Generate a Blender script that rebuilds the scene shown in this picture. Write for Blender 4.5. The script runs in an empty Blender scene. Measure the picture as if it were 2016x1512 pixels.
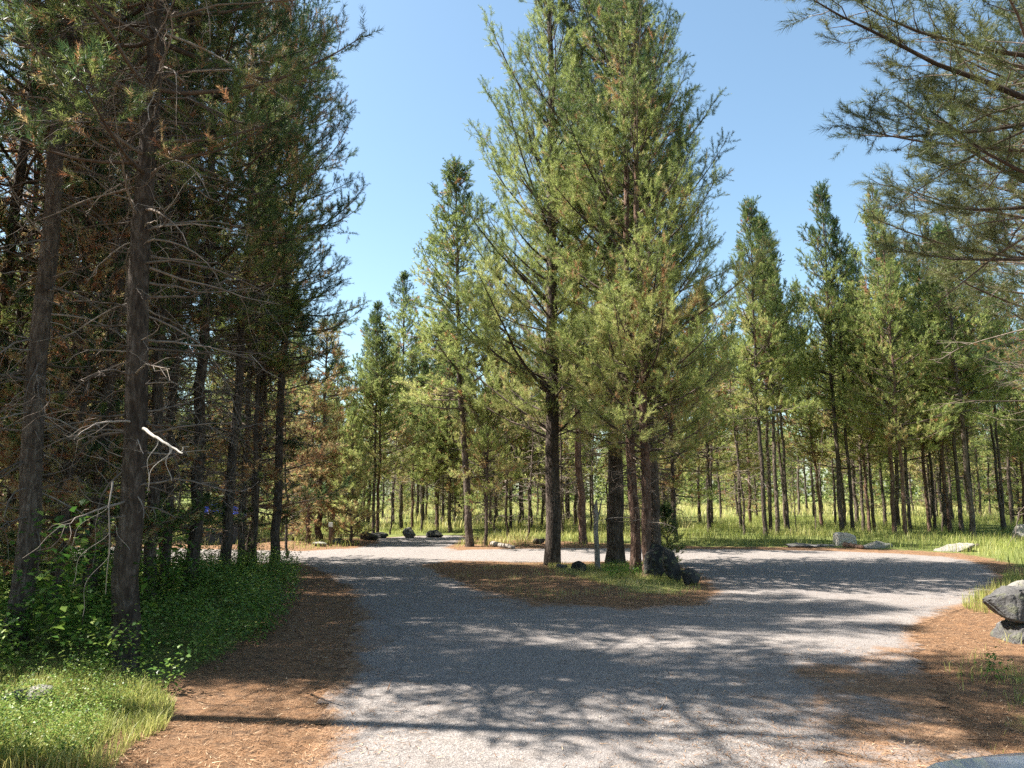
import bpy, bmesh, math, random
import numpy as np
from mathutils import Vector, Matrix, noise
R = math.radians
sc = bpy.context.scene
col = sc.collection

# ------------------------------------------------------------------ camera model
CAM_H, PITCH, FPX = 1.6, R(8.2), 1514.0
SP, CP = math.sin(PITCH), math.cos(PITCH)
def G(px, py):
    """ground point seen at a photo pixel (2016 x 1512)"""
    u, v = (px - 1008) / FPX, (756 - py) / FPX
    z = SP + CP * v; f = CP - SP * v
    t = -CAM_H / z
    return (u * t, f * t)
def ZT(py, dist):
    v = (756 - py) / FPX
    return CAM_H + dist * (SP + CP * v) / (CP - SP * v)

# ------------------------------------------------------------------ tagging
def tag(o, label=None, cat=None, group=None, kind=None):
    if label: o['label'] = label
    if cat: o['category'] = cat
    if group: o['group'] = group
    if kind: o['kind'] = kind
    return o
def empty(name, loc=(0, 0, 0), rz=0):
    o = bpy.data.objects.new(name, None); col.objects.link(o)
    o.location = loc; o.rotation_euler = (0, 0, rz); o.empty_display_size = .2
    return o
def link(name, me, parent=None, loc=(0, 0, 0), rot=(0, 0, 0)):
    o = bpy.data.objects.new(name, me); col.objects.link(o)
    o.location = loc; o.rotation_euler = rot
    if parent: o.parent = parent
    return o

# ------------------------------------------------------------------ materials
def new_mat(name):
    m = bpy.data.materials.new(name); m.use_nodes = True
    nt = m.node_tree; nt.nodes.clear()
    return m, nt, nt.nodes, nt.links
def N(ns, t, **kw):
    n = ns.new(t)
    for k, v in kw.items():
        if k.startswith('i_'):
            n.inputs[k[2:].replace('_', ' ')].default_value = v
        else: setattr(n, k, v)
    return n
def ramp(ns, stops, interp='LINEAR'):
    r = ns.new('ShaderNodeValToRGB'); cr = r.color_ramp; cr.interpolation = interp
    while len(cr.elements) < len(stops): cr.elements.new(.5)
    for e, (p, c) in zip(cr.elements, stops):
        e.position = p; e.color = (*c, 1)
    return r
def noise_n(ns, ls, scale, detail=4, rough=.6, co=None, dist=0):
    n = N(ns, 'ShaderNodeTexNoise'); n.inputs['Scale'].default_value = scale
    n.inputs['Detail'].default_value = detail; n.inputs['Roughness'].default_value = rough
    n.inputs['Distortion'].default_value = dist
    if co is not None: ls.new(co, n.inputs['Vector'])
    return n
def mathn(ns, ls, op, a, b=None, clamp=False):
    n = ns.new('ShaderNodeMath'); n.operation = op; n.use_clamp = clamp
    for i, x in enumerate((a, b)):
        if x is None: continue
        if isinstance(x, (int, float)): n.inputs[i].default_value = x
        else: ls.new(x, n.inputs[i])
    return n.outputs[0]
def mixc(ns, ls, fac, a, b, mode='MIX'):
    n = ns.new('ShaderNodeMix'); n.data_type = 'RGBA'; n.blend_type = mode
    for sock, x in ((n.inputs[0], fac), (n.inputs[6], a), (n.inputs[7], b)):
        if isinstance(x, (int, float)): sock.default_value = x
        elif isinstance(x, tuple): sock.default_value = (*x, 1)
        else: ls.new(x, sock)
    return n.outputs[2]
def maprange(ns, ls, x, a, b, c=0., d=1., smooth=True):
    n = ns.new('ShaderNodeMapRange'); n.interpolation_type = 'SMOOTHSTEP' if smooth else 'LINEAR'
    ls.new(x, n.inputs[0])
    for i, v in enumerate((a, b, c, d)): n.inputs[i + 1].default_value = v
    return n.outputs[0]

def needle_material(name, stops, trans=.42, gloss=.35):
    m, nt, ns, ls = new_mat(name)
    at = N(ns, 'ShaderNodeAttribute', attribute_name='tone')
    geo = ns.new('ShaderNodeNewGeometry'); oi = ns.new('ShaderNodeObjectInfo')
    j = mathn(ns, ls, 'MULTIPLY_ADD', geo.outputs['Random Per Island'], .16); j.node.inputs[2].default_value = -.08
    t = mathn(ns, ls, 'ADD', at.outputs['Fac'], j)
    k = mathn(ns, ls, 'MULTIPLY_ADD', oi.outputs['Random'], .12); k.node.inputs[2].default_value = -.06
    t = mathn(ns, ls, 'ADD', t, k, True)
    r = ramp(ns, stops); ls.new(t, r.inputs[0])
    hs = N(ns, 'ShaderNodeHueSaturation')
    v = maprange(ns, ls, geo.outputs['Random Per Island'], 0, 1, .7, 1.35, False)
    ls.new(v, hs.inputs['Value']); ls.new(r.outputs[0], hs.inputs['Color'])
    b = N(ns, 'ShaderNodeBsdfPrincipled'); b.inputs['Roughness'].default_value = .45
    b.inputs['Specular IOR Level'].default_value = gloss
    tr = ns.new('ShaderNodeBsdfTranslucent'); mx = ns.new('ShaderNodeMixShader'); mx.inputs[0].default_value = trans
    out = ns.new('ShaderNodeOutputMaterial')
    ls.new(hs.outputs[0], b.inputs['Base Color']); ls.new(hs.outputs[0], tr.inputs['Color'])
    ls.new(b.outputs[0], mx.inputs[1]); ls.new(tr.outputs[0], mx.inputs[2]); ls.new(mx.outputs[0], out.inputs[0])
    return m
M = {}
M['needle'] = needle_material('pine_needles', [
    (0, (.036, .078, .030)), (.22, (.140, .182, .056)), (.42, (.31, .365, .110)),
    (.60, (.44, .465, .165)), (.76, (.52, .45, .22)), (.9, (.40, .21, .11)), (1, (.29, .12, .06))], .50)
M['needle_shaded'] = needle_material('shaded_pine_needles', [(0, (.02, .04, .018)), (.3, (.075, .095, .035)), (.6, (.16, .17, .06)), (1, (.26, .20, .10))], .35)  # darker needle copy: shade on the near boughs put into the colour
M['leaf'] = needle_material('undergrowth_leaves', [
    (0, (.030, .085, .018)), (.4, (.075, .170, .028)), (.7, (.17, .27, .04)), (1, (.27, .33, .08))], .45, .4)
M['grass'] = needle_material('meadow_grass', [
    (0, (.05, .10, .022)), (.35, (.14, .20, .04)), (.6, (.31, .34, .085)), (.85, (.46, .42, .16)), (1, (.52, .42, .24))], .45, .25)

def bark_material(name, c1, c2, c3):
    m, nt, ns, ls = new_mat(name)
    tc = ns.new('ShaderNodeTexCoord'); mp = ns.new('ShaderNodeMapping'); mp.inputs['Scale'].default_value = (1, 1, .28)
    ls.new(tc.outputs['Object'], mp.inputs[0])
    n1 = noise_n(ns, ls, 26, 6, .7, mp.outputs[0], .6)
    n2 = noise_n(ns, ls, 3.0, 3, .6, tc.outputs['Object'])
    vo = N(ns, 'ShaderNodeTexVoronoi'); vo.inputs['Scale'].default_value = 34; ls.new(mp.outputs[0], vo.inputs['Vector'])
    r = ramp(ns, [(.28, c1), (.5, c2), (.74, c3)]); ls.new(n1.outputs[0], r.inputs[0])
    oi = ns.new('ShaderNodeObjectInfo')
    v = maprange(ns, ls, oi.outputs['Random'], 0, 1, .75, 1.25, False)
    v2 = mathn(ns, ls, 'MULTIPLY', v, maprange(ns, ls, n2.outputs[0], .3, .7, .7, 1.25))
    hs = N(ns, 'ShaderNodeHueSaturation'); ls.new(v2, hs.inputs['Value']); ls.new(r.outputs[0], hs.inputs['Color'])
    b = N(ns, 'ShaderNodeBsdfPrincipled'); b.inputs['Roughness'].default_value = .9; b.inputs['Specular IOR Level'].default_value = .15
    ls.new(hs.outputs[0], b.inputs['Base Color'])
    h = mathn(ns, ls, 'ADD', n1.outputs[0], mathn(ns, ls, 'MULTIPLY', vo.outputs['Distance'], .7))
    bp = N(ns, 'ShaderNodeBump'); bp.inputs['Strength'].default_value = .9; bp.inputs['Distance'].default_value = .03
    ls.new(h, bp.inputs['Height']); ls.new(bp.outputs[0], b.inputs['Normal'])
    out = ns.new('ShaderNodeOutputMaterial'); ls.new(b.outputs[0], out.inputs[0])
    return m
M['bark'] = bark_material('pine_bark', (.030, .022, .018), (.095, .072, .057), (.23, .19, .16))
M['bark_red'] = bark_material('reddish_bark', (.045, .024, .018), (.14, .085, .062), (.29, .21, .165))
M['dead_wood'] = bark_material('weathered_wood', (.16, .13, .11), (.32, .28, .24), (.5, .46, .41))
# limbs: attribute dead mixes brown bark and grey weathered twigs
def limb_material():
    m, nt, ns, ls = new_mat('limb_bark')
    at = N(ns, 'ShaderNodeAttribute', attribute_name='tone'); geo = ns.new('ShaderNodeNewGeometry')
    tc = ns.new('ShaderNodeTexCoord'); n = noise_n(ns, ls, 9, 3, .6, tc.outputs['Object'])
    d = mixc(ns, ls, at.outputs['Fac'], (.085, .060, .045), (.27, .225, .19))
    v = mathn(ns, ls, 'MULTIPLY', maprange(ns, ls, geo.outputs['Random Per Island'], 0, 1, .5, 1.35, False),
              maprange(ns, ls, n.outputs[0], .3, .7, .7, 1.3))
    hs = N(ns, 'ShaderNodeHueSaturation'); ls.new(v, hs.inputs['Value']); ls.new(d, hs.inputs['Color'])
    b = N(ns, 'ShaderNodeBsdfPrincipled'); b.inputs['Roughness'].default_value = .85; b.inputs['Specular IOR Level'].default_value = .2
    ls.new(hs.outputs[0], b.inputs['Base Color'])
    out = ns.new('ShaderNodeOutputMaterial'); ls.new(b.outputs[0], out.inputs[0])
    return m
M['limb'] = limb_material()

def rock_material(name, a, b_, c, lichen=.3):
    m, nt, ns, ls = new_mat(name)
    tc = ns.new('ShaderNodeTexCoord')
    n1 = noise_n(ns, ls, 3.2, 6, .65, tc.outputs['Object'], .4); n2 = noise_n(ns, ls, 38, 4, .7, tc.outputs['Object'])
    n3 = noise_n(ns, ls, 9, 4, .6, tc.outputs['Object'])
    r = ramp(ns, [(.3, a), (.5, b_), (.7, c)]); ls.new(n1.outputs[0], r.inputs[0])
    c2 = mixc(ns, ls, maprange(ns, ls, n2.outputs[0], .35, .65, 0, .5), r.outputs[0], a)
    c3 = mixc(ns, ls, maprange(ns, ls, n3.outputs[0], .54, .62, 0, lichen * 1.8), c2, (.20, .21, .11))
    b = N(ns, 'ShaderNodeBsdfPrincipled'); b.inputs['Roughness'].default_value = .88; b.inputs['Specular IOR Level'].default_value = .25
    ls.new(c3, b.inputs['Base Color'])
    bp = N(ns, 'ShaderNodeBump'); bp.inputs['Strength'].default_value = 1; bp.inputs['Distance'].default_value = .035
    ls.new(mathn(ns, ls, 'ADD', n2.outputs[0], n3.outputs[0]), bp.inputs['Height']); ls.new(bp.outputs[0], b.inputs['Normal'])
    out = ns.new('ShaderNodeOutputMaterial'); ls.new(b.outputs[0], out.inputs[0])
    return m
M['rock_dark'] = rock_material('dark_basalt', (.018, .018, .019), (.045, .043, .042), (.11, .105, .10))
M['rock_grey'] = rock_material('grey_rock', (.055, .052, .052), (.13, .125, .12), (.25, .24, .23), .2)
M['rock_pale'] = rock_material('pale_rock', (.20, .185, .165), (.30, .28, .25), (.42, .39, .35), .3)

M['rock_white'] = rock_material('bright_pale_stone', (.36, .33, .29), (.50, .47, .42), (.6, .57, .52), .1)  # palest of the rock colours, the blocky boulder's own
def simple(name, c, rough=.5, metal=0., coat=0., spec=.5):
    m, nt, ns, ls = new_mat(name)
    tc = ns.new('ShaderNodeTexCoord'); n = noise_n(ns, ls, 14, 4, .6, tc.outputs['Object'])
    cc = mixc(ns, ls, maprange(ns, ls, n.outputs[0], .35, .65, 0, 1), tuple(x * .85 for x in c), tuple(min(1, x * 1.1) for x in c))
    b = N(ns, 'ShaderNodeBsdfPrincipled'); b.inputs['Roughness'].default_value = rough
    b.inputs['Metallic'].default_value = metal; b.inputs['Coat Weight'].default_value = coat; b.inputs['Coat Roughness'].default_value = .05
    b.inputs['Specular IOR Level'].default_value = spec
    ls.new(cc, b.inputs['Base Color'])
    out = ns.new('ShaderNodeOutputMaterial'); ls.new(b.outputs[0], out.inputs[0])
    return m
M['paint'] = simple('silver_car_paint', (.62, .64, .70), .38, .25, .6)
M["glass"] = simple('dark_glass', (.02, .025, .03), .05, 0, 1.)
M['rubber'] = simple('tyre_rubber', (.02, .02, .02), .8)
M['black'] = simple('black_plastic', (.025, .025, .027), .5)
M['lamp'] = simple('headlight_glass', (.55, .57, .6), .08, .3, 1.)
M['tarp_blue'] = simple('blue_tarpaulin', (.03, .07, .55), .45)
M['tent_grey'] = simple('charcoal_tent_cloth', (.035, .04, .045), .7)
M['post'] = simple('brown_post_paint', (.09, .05, .03), .8)
M['post_pale'] = simple('pale_post_plate', (.6, .6, .55), .6)

# ground materials --------------------------------------------------
def litter_color(ns, ls, P):
    n1 = noise_n(ns, ls, 55, 5, .75, P, .8); n2 = noise_n(ns, ls, 1.7, 5, .65, P); n3 = noise_n(ns, ls, 9, 4, .65, P, .5)
    mp = ns.new('ShaderNodeMapping'); mp.inputs['Scale'].default_value = (1, .3, 1); mp.inputs['Rotation'].default_value = (0, 0, .5); ls.new(P, mp.inputs[0])
    n4 = noise_n(ns, ls, 120, 3, .7, mp.outputs[0], 1.5)
    r = ramp(ns, [(.34, (.055, .030, .018)), (.46, (.155, .085, .046)), (.56, (.28, .175, .105)), (.68, (.46, .35, .235))])
    s = mathn(ns, ls, 'ADD', mathn(ns, ls, 'MULTIPLY', n1.outputs[0], .45), mathn(ns, ls, 'MULTIPLY', n4.outputs[0], .55))
    ls.new(s, r.inputs[0])
    c = mixc(ns, ls, maprange(ns, ls, n2.outputs[0], .35, .7, .0, .40), r.outputs[0], (.26, .135, .065))
    c = mixc(ns, ls, maprange(ns, ls, n3.outputs[0], .48, .62, 0, .6), c, (.070, .048, .035))
    return c, s
def ground_material():
    m, nt, ns, ls = new_mat('forest_floor')
    tc = ns.new('ShaderNodeTexCoord'); P = tc.outputs['Object']
    lit, s = litter_color(ns, ls, P)
    at = N(ns, 'ShaderNodeAttribute', attribute_name='grassy')
    n2 = noise_n(ns, ls, 2.2, 6, .7, P); n3 = noise_n(ns, ls, 40, 4, .7, P)
    gr = ramp(ns, [(.3, (.05, .075, .022)), (.55, (.15, .17, .05)), (.75, (.30, .27, .12))]); ls.new(n3.outputs[0], gr.inputs[0])
    f = maprange(ns, ls, mathn(ns, ls, 'ADD', at.outputs['Fac'], mathn(ns, ls, 'MULTIPLY', n2.outputs[0], .9)), .75, 1.05)
    c = mixc(ns, ls, f, lit, gr.outputs[0])
    b = N(ns, 'ShaderNodeBsdfPrincipled'); b.inputs['Roughness'].default_value = .95; b.inputs['Specular IOR Level'].default_value = .1
    ls.new(c, b.inputs['Base Color'])
    bp = N(ns, 'ShaderNodeBump'); bp.inputs['Strength'].default_value = .8; bp.inputs['Distance'].default_value = .03
    ls.new(s, bp.inputs['Height']); ls.new(bp.outputs[0], b.inputs['Normal'])
    out = ns.new('ShaderNodeOutputMaterial'); ls.new(b.outputs[0], out.inputs[0])
    return m
def asphalt_material():
    m, nt, ns, ls = new_mat('weathered_asphalt')
    tc = ns.new('ShaderNodeTexCoord'); P = tc.outputs['Object']
    lit, s = litter_color(ns, ls, P)
    vo = N(ns, 'ShaderNodeTexVoronoi'); vo.inputs['Scale'].default_value = 85; ls.new(P, vo.inputs['Vector'])
    n1 = noise_n(ns, ls, 70, 4, .7, P); n2 = noise_n(ns, ls, .55, 5, .6, P); n3 = noise_n(ns, ls, 5, 5, .65, P)
    r = ramp(ns, [(0, (.095, .083, .078)), (.45, (.205, .183, .170)), (1, (.37, .335, .31))]); ls.new(vo.outputs['Color'], r.inputs[0])
    c = mixc(ns, ls, maprange(ns, ls, n2.outputs[0], .35, .65, 0, .55), r.outputs[0], (.20, .18, .172))
    c = mixc(ns, ls, maprange(ns, ls, n3.outputs[0], .45, .68, 0, .35), c, (.15, .125, .105))
    # cracks
    mp = ns.new('ShaderNodeMapping'); ls.new(P, mp.inputs[0])
    nd = noise_n(ns, ls, 1.4, 4, .6, P)
    ad = ns.new('ShaderNodeVectorMath'); ad.operation = 'MULTIPLY_ADD'; ls.new(nd.outputs['Color'], ad.inputs[0]); ad.inputs[1].default_value = (1.1, 1.1, 0); ls.new(P, ad.inputs[2])
    v2 = N(ns, 'ShaderNodeTexVoronoi', feature='DISTANCE_TO_EDGE'); v2.inputs['Scale'].default_value = .42; ls.new(ad.outputs[0], v2.inputs['Vector'])
    cr = maprange(ns, ls, v2.outputs['Distance'], .002, .008, .35, 0)
    c = mixc(ns, ls, cr, c, (.06, .05, .045))
    # needle litter drifted in from the edges
    at = N(ns, 'ShaderNodeAttribute', attribute_name='litter')
    n5 = noise_n(ns, ls, 1.1, 6, .65, P, .6); n6 = noise_n(ns, ls, 30, 4, .8, P)
    q = mathn(ns, ls, 'ADD', mathn(ns, ls, 'MULTIPLY', n5.outputs[0], 1.8), mathn(ns, ls, 'MULTIPLY', n6.outputs[0], .7))
    q = mathn(ns, ls, 'ADD', q, at.outputs['Fac'])
    f = maprange(ns, ls, q, 1.68, 2.1)
    c = mixc(ns, ls, f, c, lit)
    b = N(ns, 'ShaderNodeBsdfPrincipled'); b.inputs['Roughness'].default_value = .9; b.inputs['Specular IOR Level'].default_value = .2
    ls.new(c, b.inputs['Base Color'])
    bp = N(ns, 'ShaderNodeBump'); bp.inputs['Strength'].default_value = .6; bp.inputs['Distance'].default_value = .012
    h = mathn(ns, ls, 'ADD', vo.outputs['Distance'], n1.outputs[0]); ls.new(h, bp.inputs['Height']); ls.new(bp.outputs[0], b.inputs['Normal'])
    out = ns.new('ShaderNodeOutputMaterial'); ls.new(b.outputs[0], out.inputs[0])
    return m
M['ground'] = ground_material(); M['asphalt'] = asphalt_material()

# ------------------------------------------------------------------ mesh helpers (numpy)
def mesh_np(name, V, F, mat, attr=None, smooth=False, attr_name='tone'):
    """V n x 3, F list of arrays (each m x k)"""
    me = bpy.data.meshes.new(name)
    V = np.asarray(V, np.float32)
    me.vertices.add(len(V)); me.vertices.foreach_set('co', V.ravel())
    nl = sum(f.size for f in F); npoly = sum(len(f) for f in F)
    me.loops.add(nl); me.polygons.add(npoly)
    me.loops.foreach_set('vertex_index', np.concatenate([f.ravel() for f in F]).astype(np.int32))
    starts = []; s = 0
    for f in F:
        k = f.shape[1]; starts.append(s + np.arange(len(f)) * k); s += f.size
    me.polygons.foreach_set('loop_start', np.concatenate(starts).astype(np.int32))
    if smooth: me.polygons.foreach_set('use_smooth', np.ones(npoly, bool))
    if attr is not None:
        for an, av in (attr.items() if isinstance(attr, dict) else {attr_name: attr}.items()):
            a = me.attributes.new(an, 'FLOAT', 'POINT'); a.data.foreach_set('value', np.asarray(av, np.float32))
    me.materials.append(mat)
    me.update(calc_edges=True); me.validate()
    return me

def tubes(P, Rad, sides):
    """P: n x k x 3 polylines, Rad: n x k radii -> verts, quads"""
    n, k, _ = P.shape
    T = np.gradient(P, axis=1); T /= np.linalg.norm(T, axis=2, keepdims=True) + 1e-9
    ref = np.where(np.abs(T[..., 2:3]) > .9, np.array([1., 0, 0]), np.array([0, 0, 1.]))
    ref = np.broadcast_to(ref[:, :1], T.shape)
    A = np.cross(T, ref); A /= np.linalg.norm(A, axis=2, keepdims=True) + 1e-9
    B = np.cross(T, A)
    th = np.arange(sides) * 2 * math.pi / sides
    ring = A[:, :, None, :] * np.cos(th)[None, None, :, None] + B[:, :, None, :] * np.sin(th)[None, None, :, None]
    V = P[:, :, None, :] + ring * Rad[:, :, None, None]
    idx = np.arange(n * k * sides).reshape(n, k, sides)
    a = idx[:, :-1, :]; b = idx[:, 1:, :]
    q = np.stack([a, np.roll(a, -1, 2), np.roll(b, -1, 2), b], -1).reshape(-1, 4)
    return V.reshape(-1, 3), q

LOD = {  # needles per shoot, needle width, length factor
    'near': (62, .0030, 1.0), 'hi': (40, .0050, 1.05), 'mid': (24, .0125, 1.2), 'lo': (14, .026, 1.4), 'far': (9, .06, 1.8)}
def shoot_template(rs, lod, nlen=.056, slen=.17):
    n, w, lf = LOD[lod]
    t = rs.uniform(0, 1, n) ** .8 * slen
    az = rs.uniform(0, 2 * math.pi, n)
    ang = rs.uniform(R(34), R(82), n) * (1 - .35 * t / slen)
    L = nlen * lf * rs.uniform(.8, 1.15, n)
    d = np.stack([np.sin(ang) * np.cos(az), np.sin(ang) * np.sin(az), np.cos(ang)], -1)
    base = np.stack([np.zeros(n), np.zeros(n), t], -1)
    side = np.cross(d, rs.normal(size=(n, 3))); side /= np.linalg.norm(side, axis=1, keepdims=True)
    v = np.stack([base - side * w / 2, base + side * w / 2, base + d * L[:, None]], 1)
    return v.reshape(-1, 3)

def shoots_mesh(name, pos, dirs, scale, tone, lod, rs, mat=None):
    pos, dirs, scale, tone = map(np.asarray, (pos, dirs, scale, tone))
    NT = 6; tpl = [shoot_template(rs, lod) for _ in range(NT)]
    n = len(pos); which = rs.integers(0, NT, n)
    D = dirs / (np.linalg.norm(dirs, axis=1, keepdims=True) + 1e-9)
    rnd = rs.normal(size=(n, 3)); X = np.cross(D, rnd); X /= np.linalg.norm(X, axis=1, keepdims=True) + 1e-9
    Y = np.cross(D, X)
    Rm = np.stack([X, Y, D], 2) * scale[:, None, None]
    VV = []; TT = []
    for k in range(NT):
        m = which == k
        v = np.einsum('nij,vj->nvi', Rm[m], tpl[k]) + pos[m][:, None, :]
        VV.append(v.reshape(-1, 3)); TT.append(np.repeat(tone[m], len(tpl[k])))
    V = np.concatenate(VV); T = np.concatenate(TT)
    F = np.arange(len(V)).reshape(-1, 3)
    return mesh_np(name, V, [F], mat or M['needle'], T)

def grow(seed, H, zb, Rm, dbh, lod='mid', dead=(1.2, 4., 40, 1.1), e_lo=0., e_hi=55., sweep=18., spacing=.30, per=4.2,
         taper=.8, yellow=.45, brown=.05, lean=0., top_shape=.75, twig_gap=.15, extra=(), jitter=.25, low_bulge=.25, subtw=True, red=False, stem_wob=.06, dead_tone=.75,
         mat=None, inner=.55, coverage=1.0, bare=.3, gaps=.2):
    rs = np.random.default_rng(seed)
    K = 26
    zt = np.linspace(0, 1, K) ** 1.15 * H
    wx = np.cumsum(rs.normal(0, stem_wob, K)) * .35; wy = np.cumsum(rs.normal(0, stem_wob, K)) * .35
    wx -= wx[0]; wy -= wy[0]
    ax = rs.uniform(0, 2 * math.pi)
    spx = wx + lean * (zt / H) ; spy = wy
    spine = np.stack([spx, spy, zt], -1)
    rad = dbh * .78 / 2 * (1 - zt / H * .97) ** taper * (1 + .28 * np.exp(-zt / .22)) + .004
    spine[0, 2] = -.15
    def at(z): return np.array([np.interp(z, zt, spx), np.interp(z, zt, spy), z])
    def rad_at(z): return float(np.interp(z, zt, rad))
    sd = 14 if lod in ('near', 'hi', 'mid') else 8
    TV, TF = tubes(spine[None], rad[None], sd)
    ang = np.arctan2(TV[:, 1] - np.repeat(spy, sd), TV[:, 0] - np.repeat(spx, sd))
    flute = 1 + .10 * np.sin(ang * 4 + seed) * np.exp(-TV[:, 2] / .4) + rs.normal(0, .018, len(TV))
    c = np.stack([np.repeat(spx, sd), np.repeat(spy, sd)], -1)
    TV[:, :2] = c + (TV[:, :2] - c) * flute[:, None]
    trunk = mesh_np('trunk', TV, [TF], M['bark_red'] if red else M['bark'], smooth=True)
    BP, BR, BT = [], [], []; WP, WR, WT = [], [], []
    SP_, SD_, SS_, ST_ = [], [], [], []
    KB = 8; KT = 4
    live = []
    z = zb
    while z < H * .985:
        nb = max(2, int(rs.poisson(per)))
        a0 = rs.uniform(0, 2 * math.pi)
        for i in range(nb):
            zz = z + rs.uniform(-.12, .12)
            t = min(1, max(0, (zz - zb) / (H - zb)))
            prof = (1 - t) ** top_shape * (1 - low_bulge * math.exp(-t / .12))
            L = Rm * prof * rs.uniform(1 - jitter * 1.7, 1 + jitter) + .18
            e = R(e_lo + (e_hi - e_lo) * t ** .8 + rs.normal(0, 7))
            live.append((zz, a0 + i * 2 * math.pi / nb + rs.normal(0, .3), L, e, R(sweep + rs.normal(0, 6)), t))
        z += spacing * rs.uniform(.75, 1.25)
    for (zz, az, L, e, sw) in extra:
        live.append((zz, R(az), L, R(e), R(sw), .3))
    live.append((H - .45, 0, .45, R(89), 0, 1.))
    def poly(p0, az, e, sw, L, k, wob):
        pts = [p0]; a = az
        for i in range(k - 1):
            ee = e + sw * (i / (k - 1)) * 1.6
            a += rs.normal(0, wob); 
            d = np.array([math.cos(a) * math.cos(ee), math.sin(a) * math.cos(ee), math.sin(ee) + rs.normal(0, wob * .6)])
            pts.append(pts[-1] + d * L / (k - 1))
        return np.array(pts)
    for (zz, az, L, e, sw, t) in live:
        if zz > H - .05: zz = H - .05
        if rs.random() < gaps * (1.2 - t): L *= .35
        elif rs.random() < .08: L *= 1.22
        P = poly(at(zz), az, e, sw, L, KB, .07)
        r0 = min(rad_at(zz) * .5, .008 + .0095 * L)
        BP.append(P); BR.append(np.linspace(r0, .0035, KB)); BT.append(np.full(KB, rs.uniform(0, .35)))
        tang = np.gradient(P, axis=0); tang /= np.linalg.norm(tang, axis=1, keepdims=True)
        s = bare * rs.uniform(.6, 1.2) if L > .6 else .1
        side = 1
        btone = rs.normal(.03, .09)
        isbrown = rs.random() < (brown * (1.6 - t) if brown > .2 else brown * .25)
        while s < 1.0:
            f = s * (KB - 1); i = min(KB - 2, int(f)); p = P[i] * (1 - (f - i)) + P[i + 1] * (f - i); tg = tang[i]
            lat = np.cross(tg, [0, 0, 1.]); lat /= np.linalg.norm(lat) + 1e-6
            upv = np.cross(lat, tg)
            d = tg * rs.uniform(.55, 1.0) + lat * side * rs.uniform(.5, 1.1) + upv * rs.normal(.12, .4)
            d /= np.linalg.norm(d)
            l = (.38 * L * (1.08 - s) + .12) * rs.uniform(.55, 1.15); l = min(l, 1.1)
            d2 = d + np.array([0, 0, rs.uniform(.2, .85)]) + rs.normal(0, .12, 3); d2 /= np.linalg.norm(d2)
            W = np.array([p, p + d * l * .35, p + d * l * .68 + rs.normal(0, .02, 3), p + d * l * .68 + d2 * l * .34])
            WP.append(W); WR.append(np.linspace(.0048, .0022, KT)); WT.append(np.full(KT, .2))
            nsh = max(1, int(round(l / (.080 if lod in ('near', 'hi', 'mid') else .10) * coverage)))
            for j in range(nsh):
                u = 1 - j / max(nsh, 1) * (1 - inner) if nsh > 1 else .8
                if rs.random() > coverage and j > 0: continue
                q = u * 3; ii = min(2, int(q - 1e-6)); pp = W[ii] * (1 - (q - ii)) + W[ii + 1] * (q - ii)
                dd = (W[ii + 1] - W[ii]); dd /= np.linalg.norm(dd) + 1e-9
                if j > 0:
                    dd = dd * .7 + rs.normal(0, .5, 3) + np.array([0, 0, .42])
                else: dd = dd + rs.normal(0, .12, 3)
                outness = min(1., s * .7 + u * .3)
                to = yellow * .85 + .26 * (1 - outness) - .42 * t + btone + rs.normal(0, .07)
                if isbrown or rs.random() < brown * 5.0 * max(0, 1.02 - outness) ** 1.2: to = rs.uniform(.72, 1.0)
                SP_.append(pp - dd * .05); SD_.append(dd); SS_.append(rs.uniform(.8, 1.45)); ST_.append(min(1, max(0, to)))
                if subtw and j > 0 and rs.random() < .5:
                    d3 = dd + rs.normal(0, .5, 3); d3 /= np.linalg.norm(d3); ex = rs.uniform(.08, .18)
                    SP_.append(pp + d3 * ex * .5); SD_.append(d3); SS_.append(rs.uniform(.7, 1.1)); ST_.append(min(1, max(0, to + rs.normal(0, .04))))
            side = -side
            s += twig_gap / max(L, .5) * rs.uniform(.6, 1.4)
        # terminal shoots
        for j in range(3):
            SP_.append(P[-1] - tang[-1] * .1 * j); SD_.append(tang[-1] + rs.normal(0, .15, 3)); SS_.append(1.2); ST_.append(min(1, max(0, .5 * yellow - .15 * t + btone)))
    # dead limbs
    z0, z1, nd, Ld = dead
    for i in range(int(nd)):
        zz = rs.uniform(z0, z1); az = rs.uniform(0, 2 * math.pi)
        L = Ld * rs.uniform(.25, 1.1) * (.6 + .4 * (zz - z0) / max(.1, z1 - z0))
        P = poly(at(zz), az, R(rs.normal(2, 14)), R(rs.normal(-14, 22)), L, KB, .16)
        BP.append(P); BR.append(np.linspace(min(rad_at(zz) * .3, .006 + .007 * L), .0022, KB)); tn = rs.uniform(.2, 1) * dead_tone; BT.append(np.full(KB, tn))
        tang = np.gradient(P, axis=0); tang /= np.linalg.norm(tang, axis=1, keepdims=True)
        for k in range(int(L * (9 if lod != 'far' else 3))):
            s = rs.uniform(.2, 1) * (KB - 1.01); ii = int(s); p = P[ii] * (1 - (s - ii)) + P[ii + 1] * (s - ii)
            d = tang[ii] * .6 + rs.normal(0, .6, 3) + np.array([0, 0, -.1]); d /= np.linalg.norm(d); l = rs.uniform(.1, .5) * min(1, L)
            c1 = rs.normal(0, .35, 3); c2 = c1 + rs.normal(0, .3, 3)
            W = np.array([p, p + d * l * .33, p + d * l * .6 + c1 * l * .3, p + d * l * .85 + c2 * l * .5])
            WP.append(W); WR.append(np.linspace(.0035, .0016, KT)); WT.append(np.full(KT, tn))
    fat = {'near': 1, 'hi': 1, 'mid': 1.15, 'lo': 1.5, 'far': 2.2}[lod]
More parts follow.
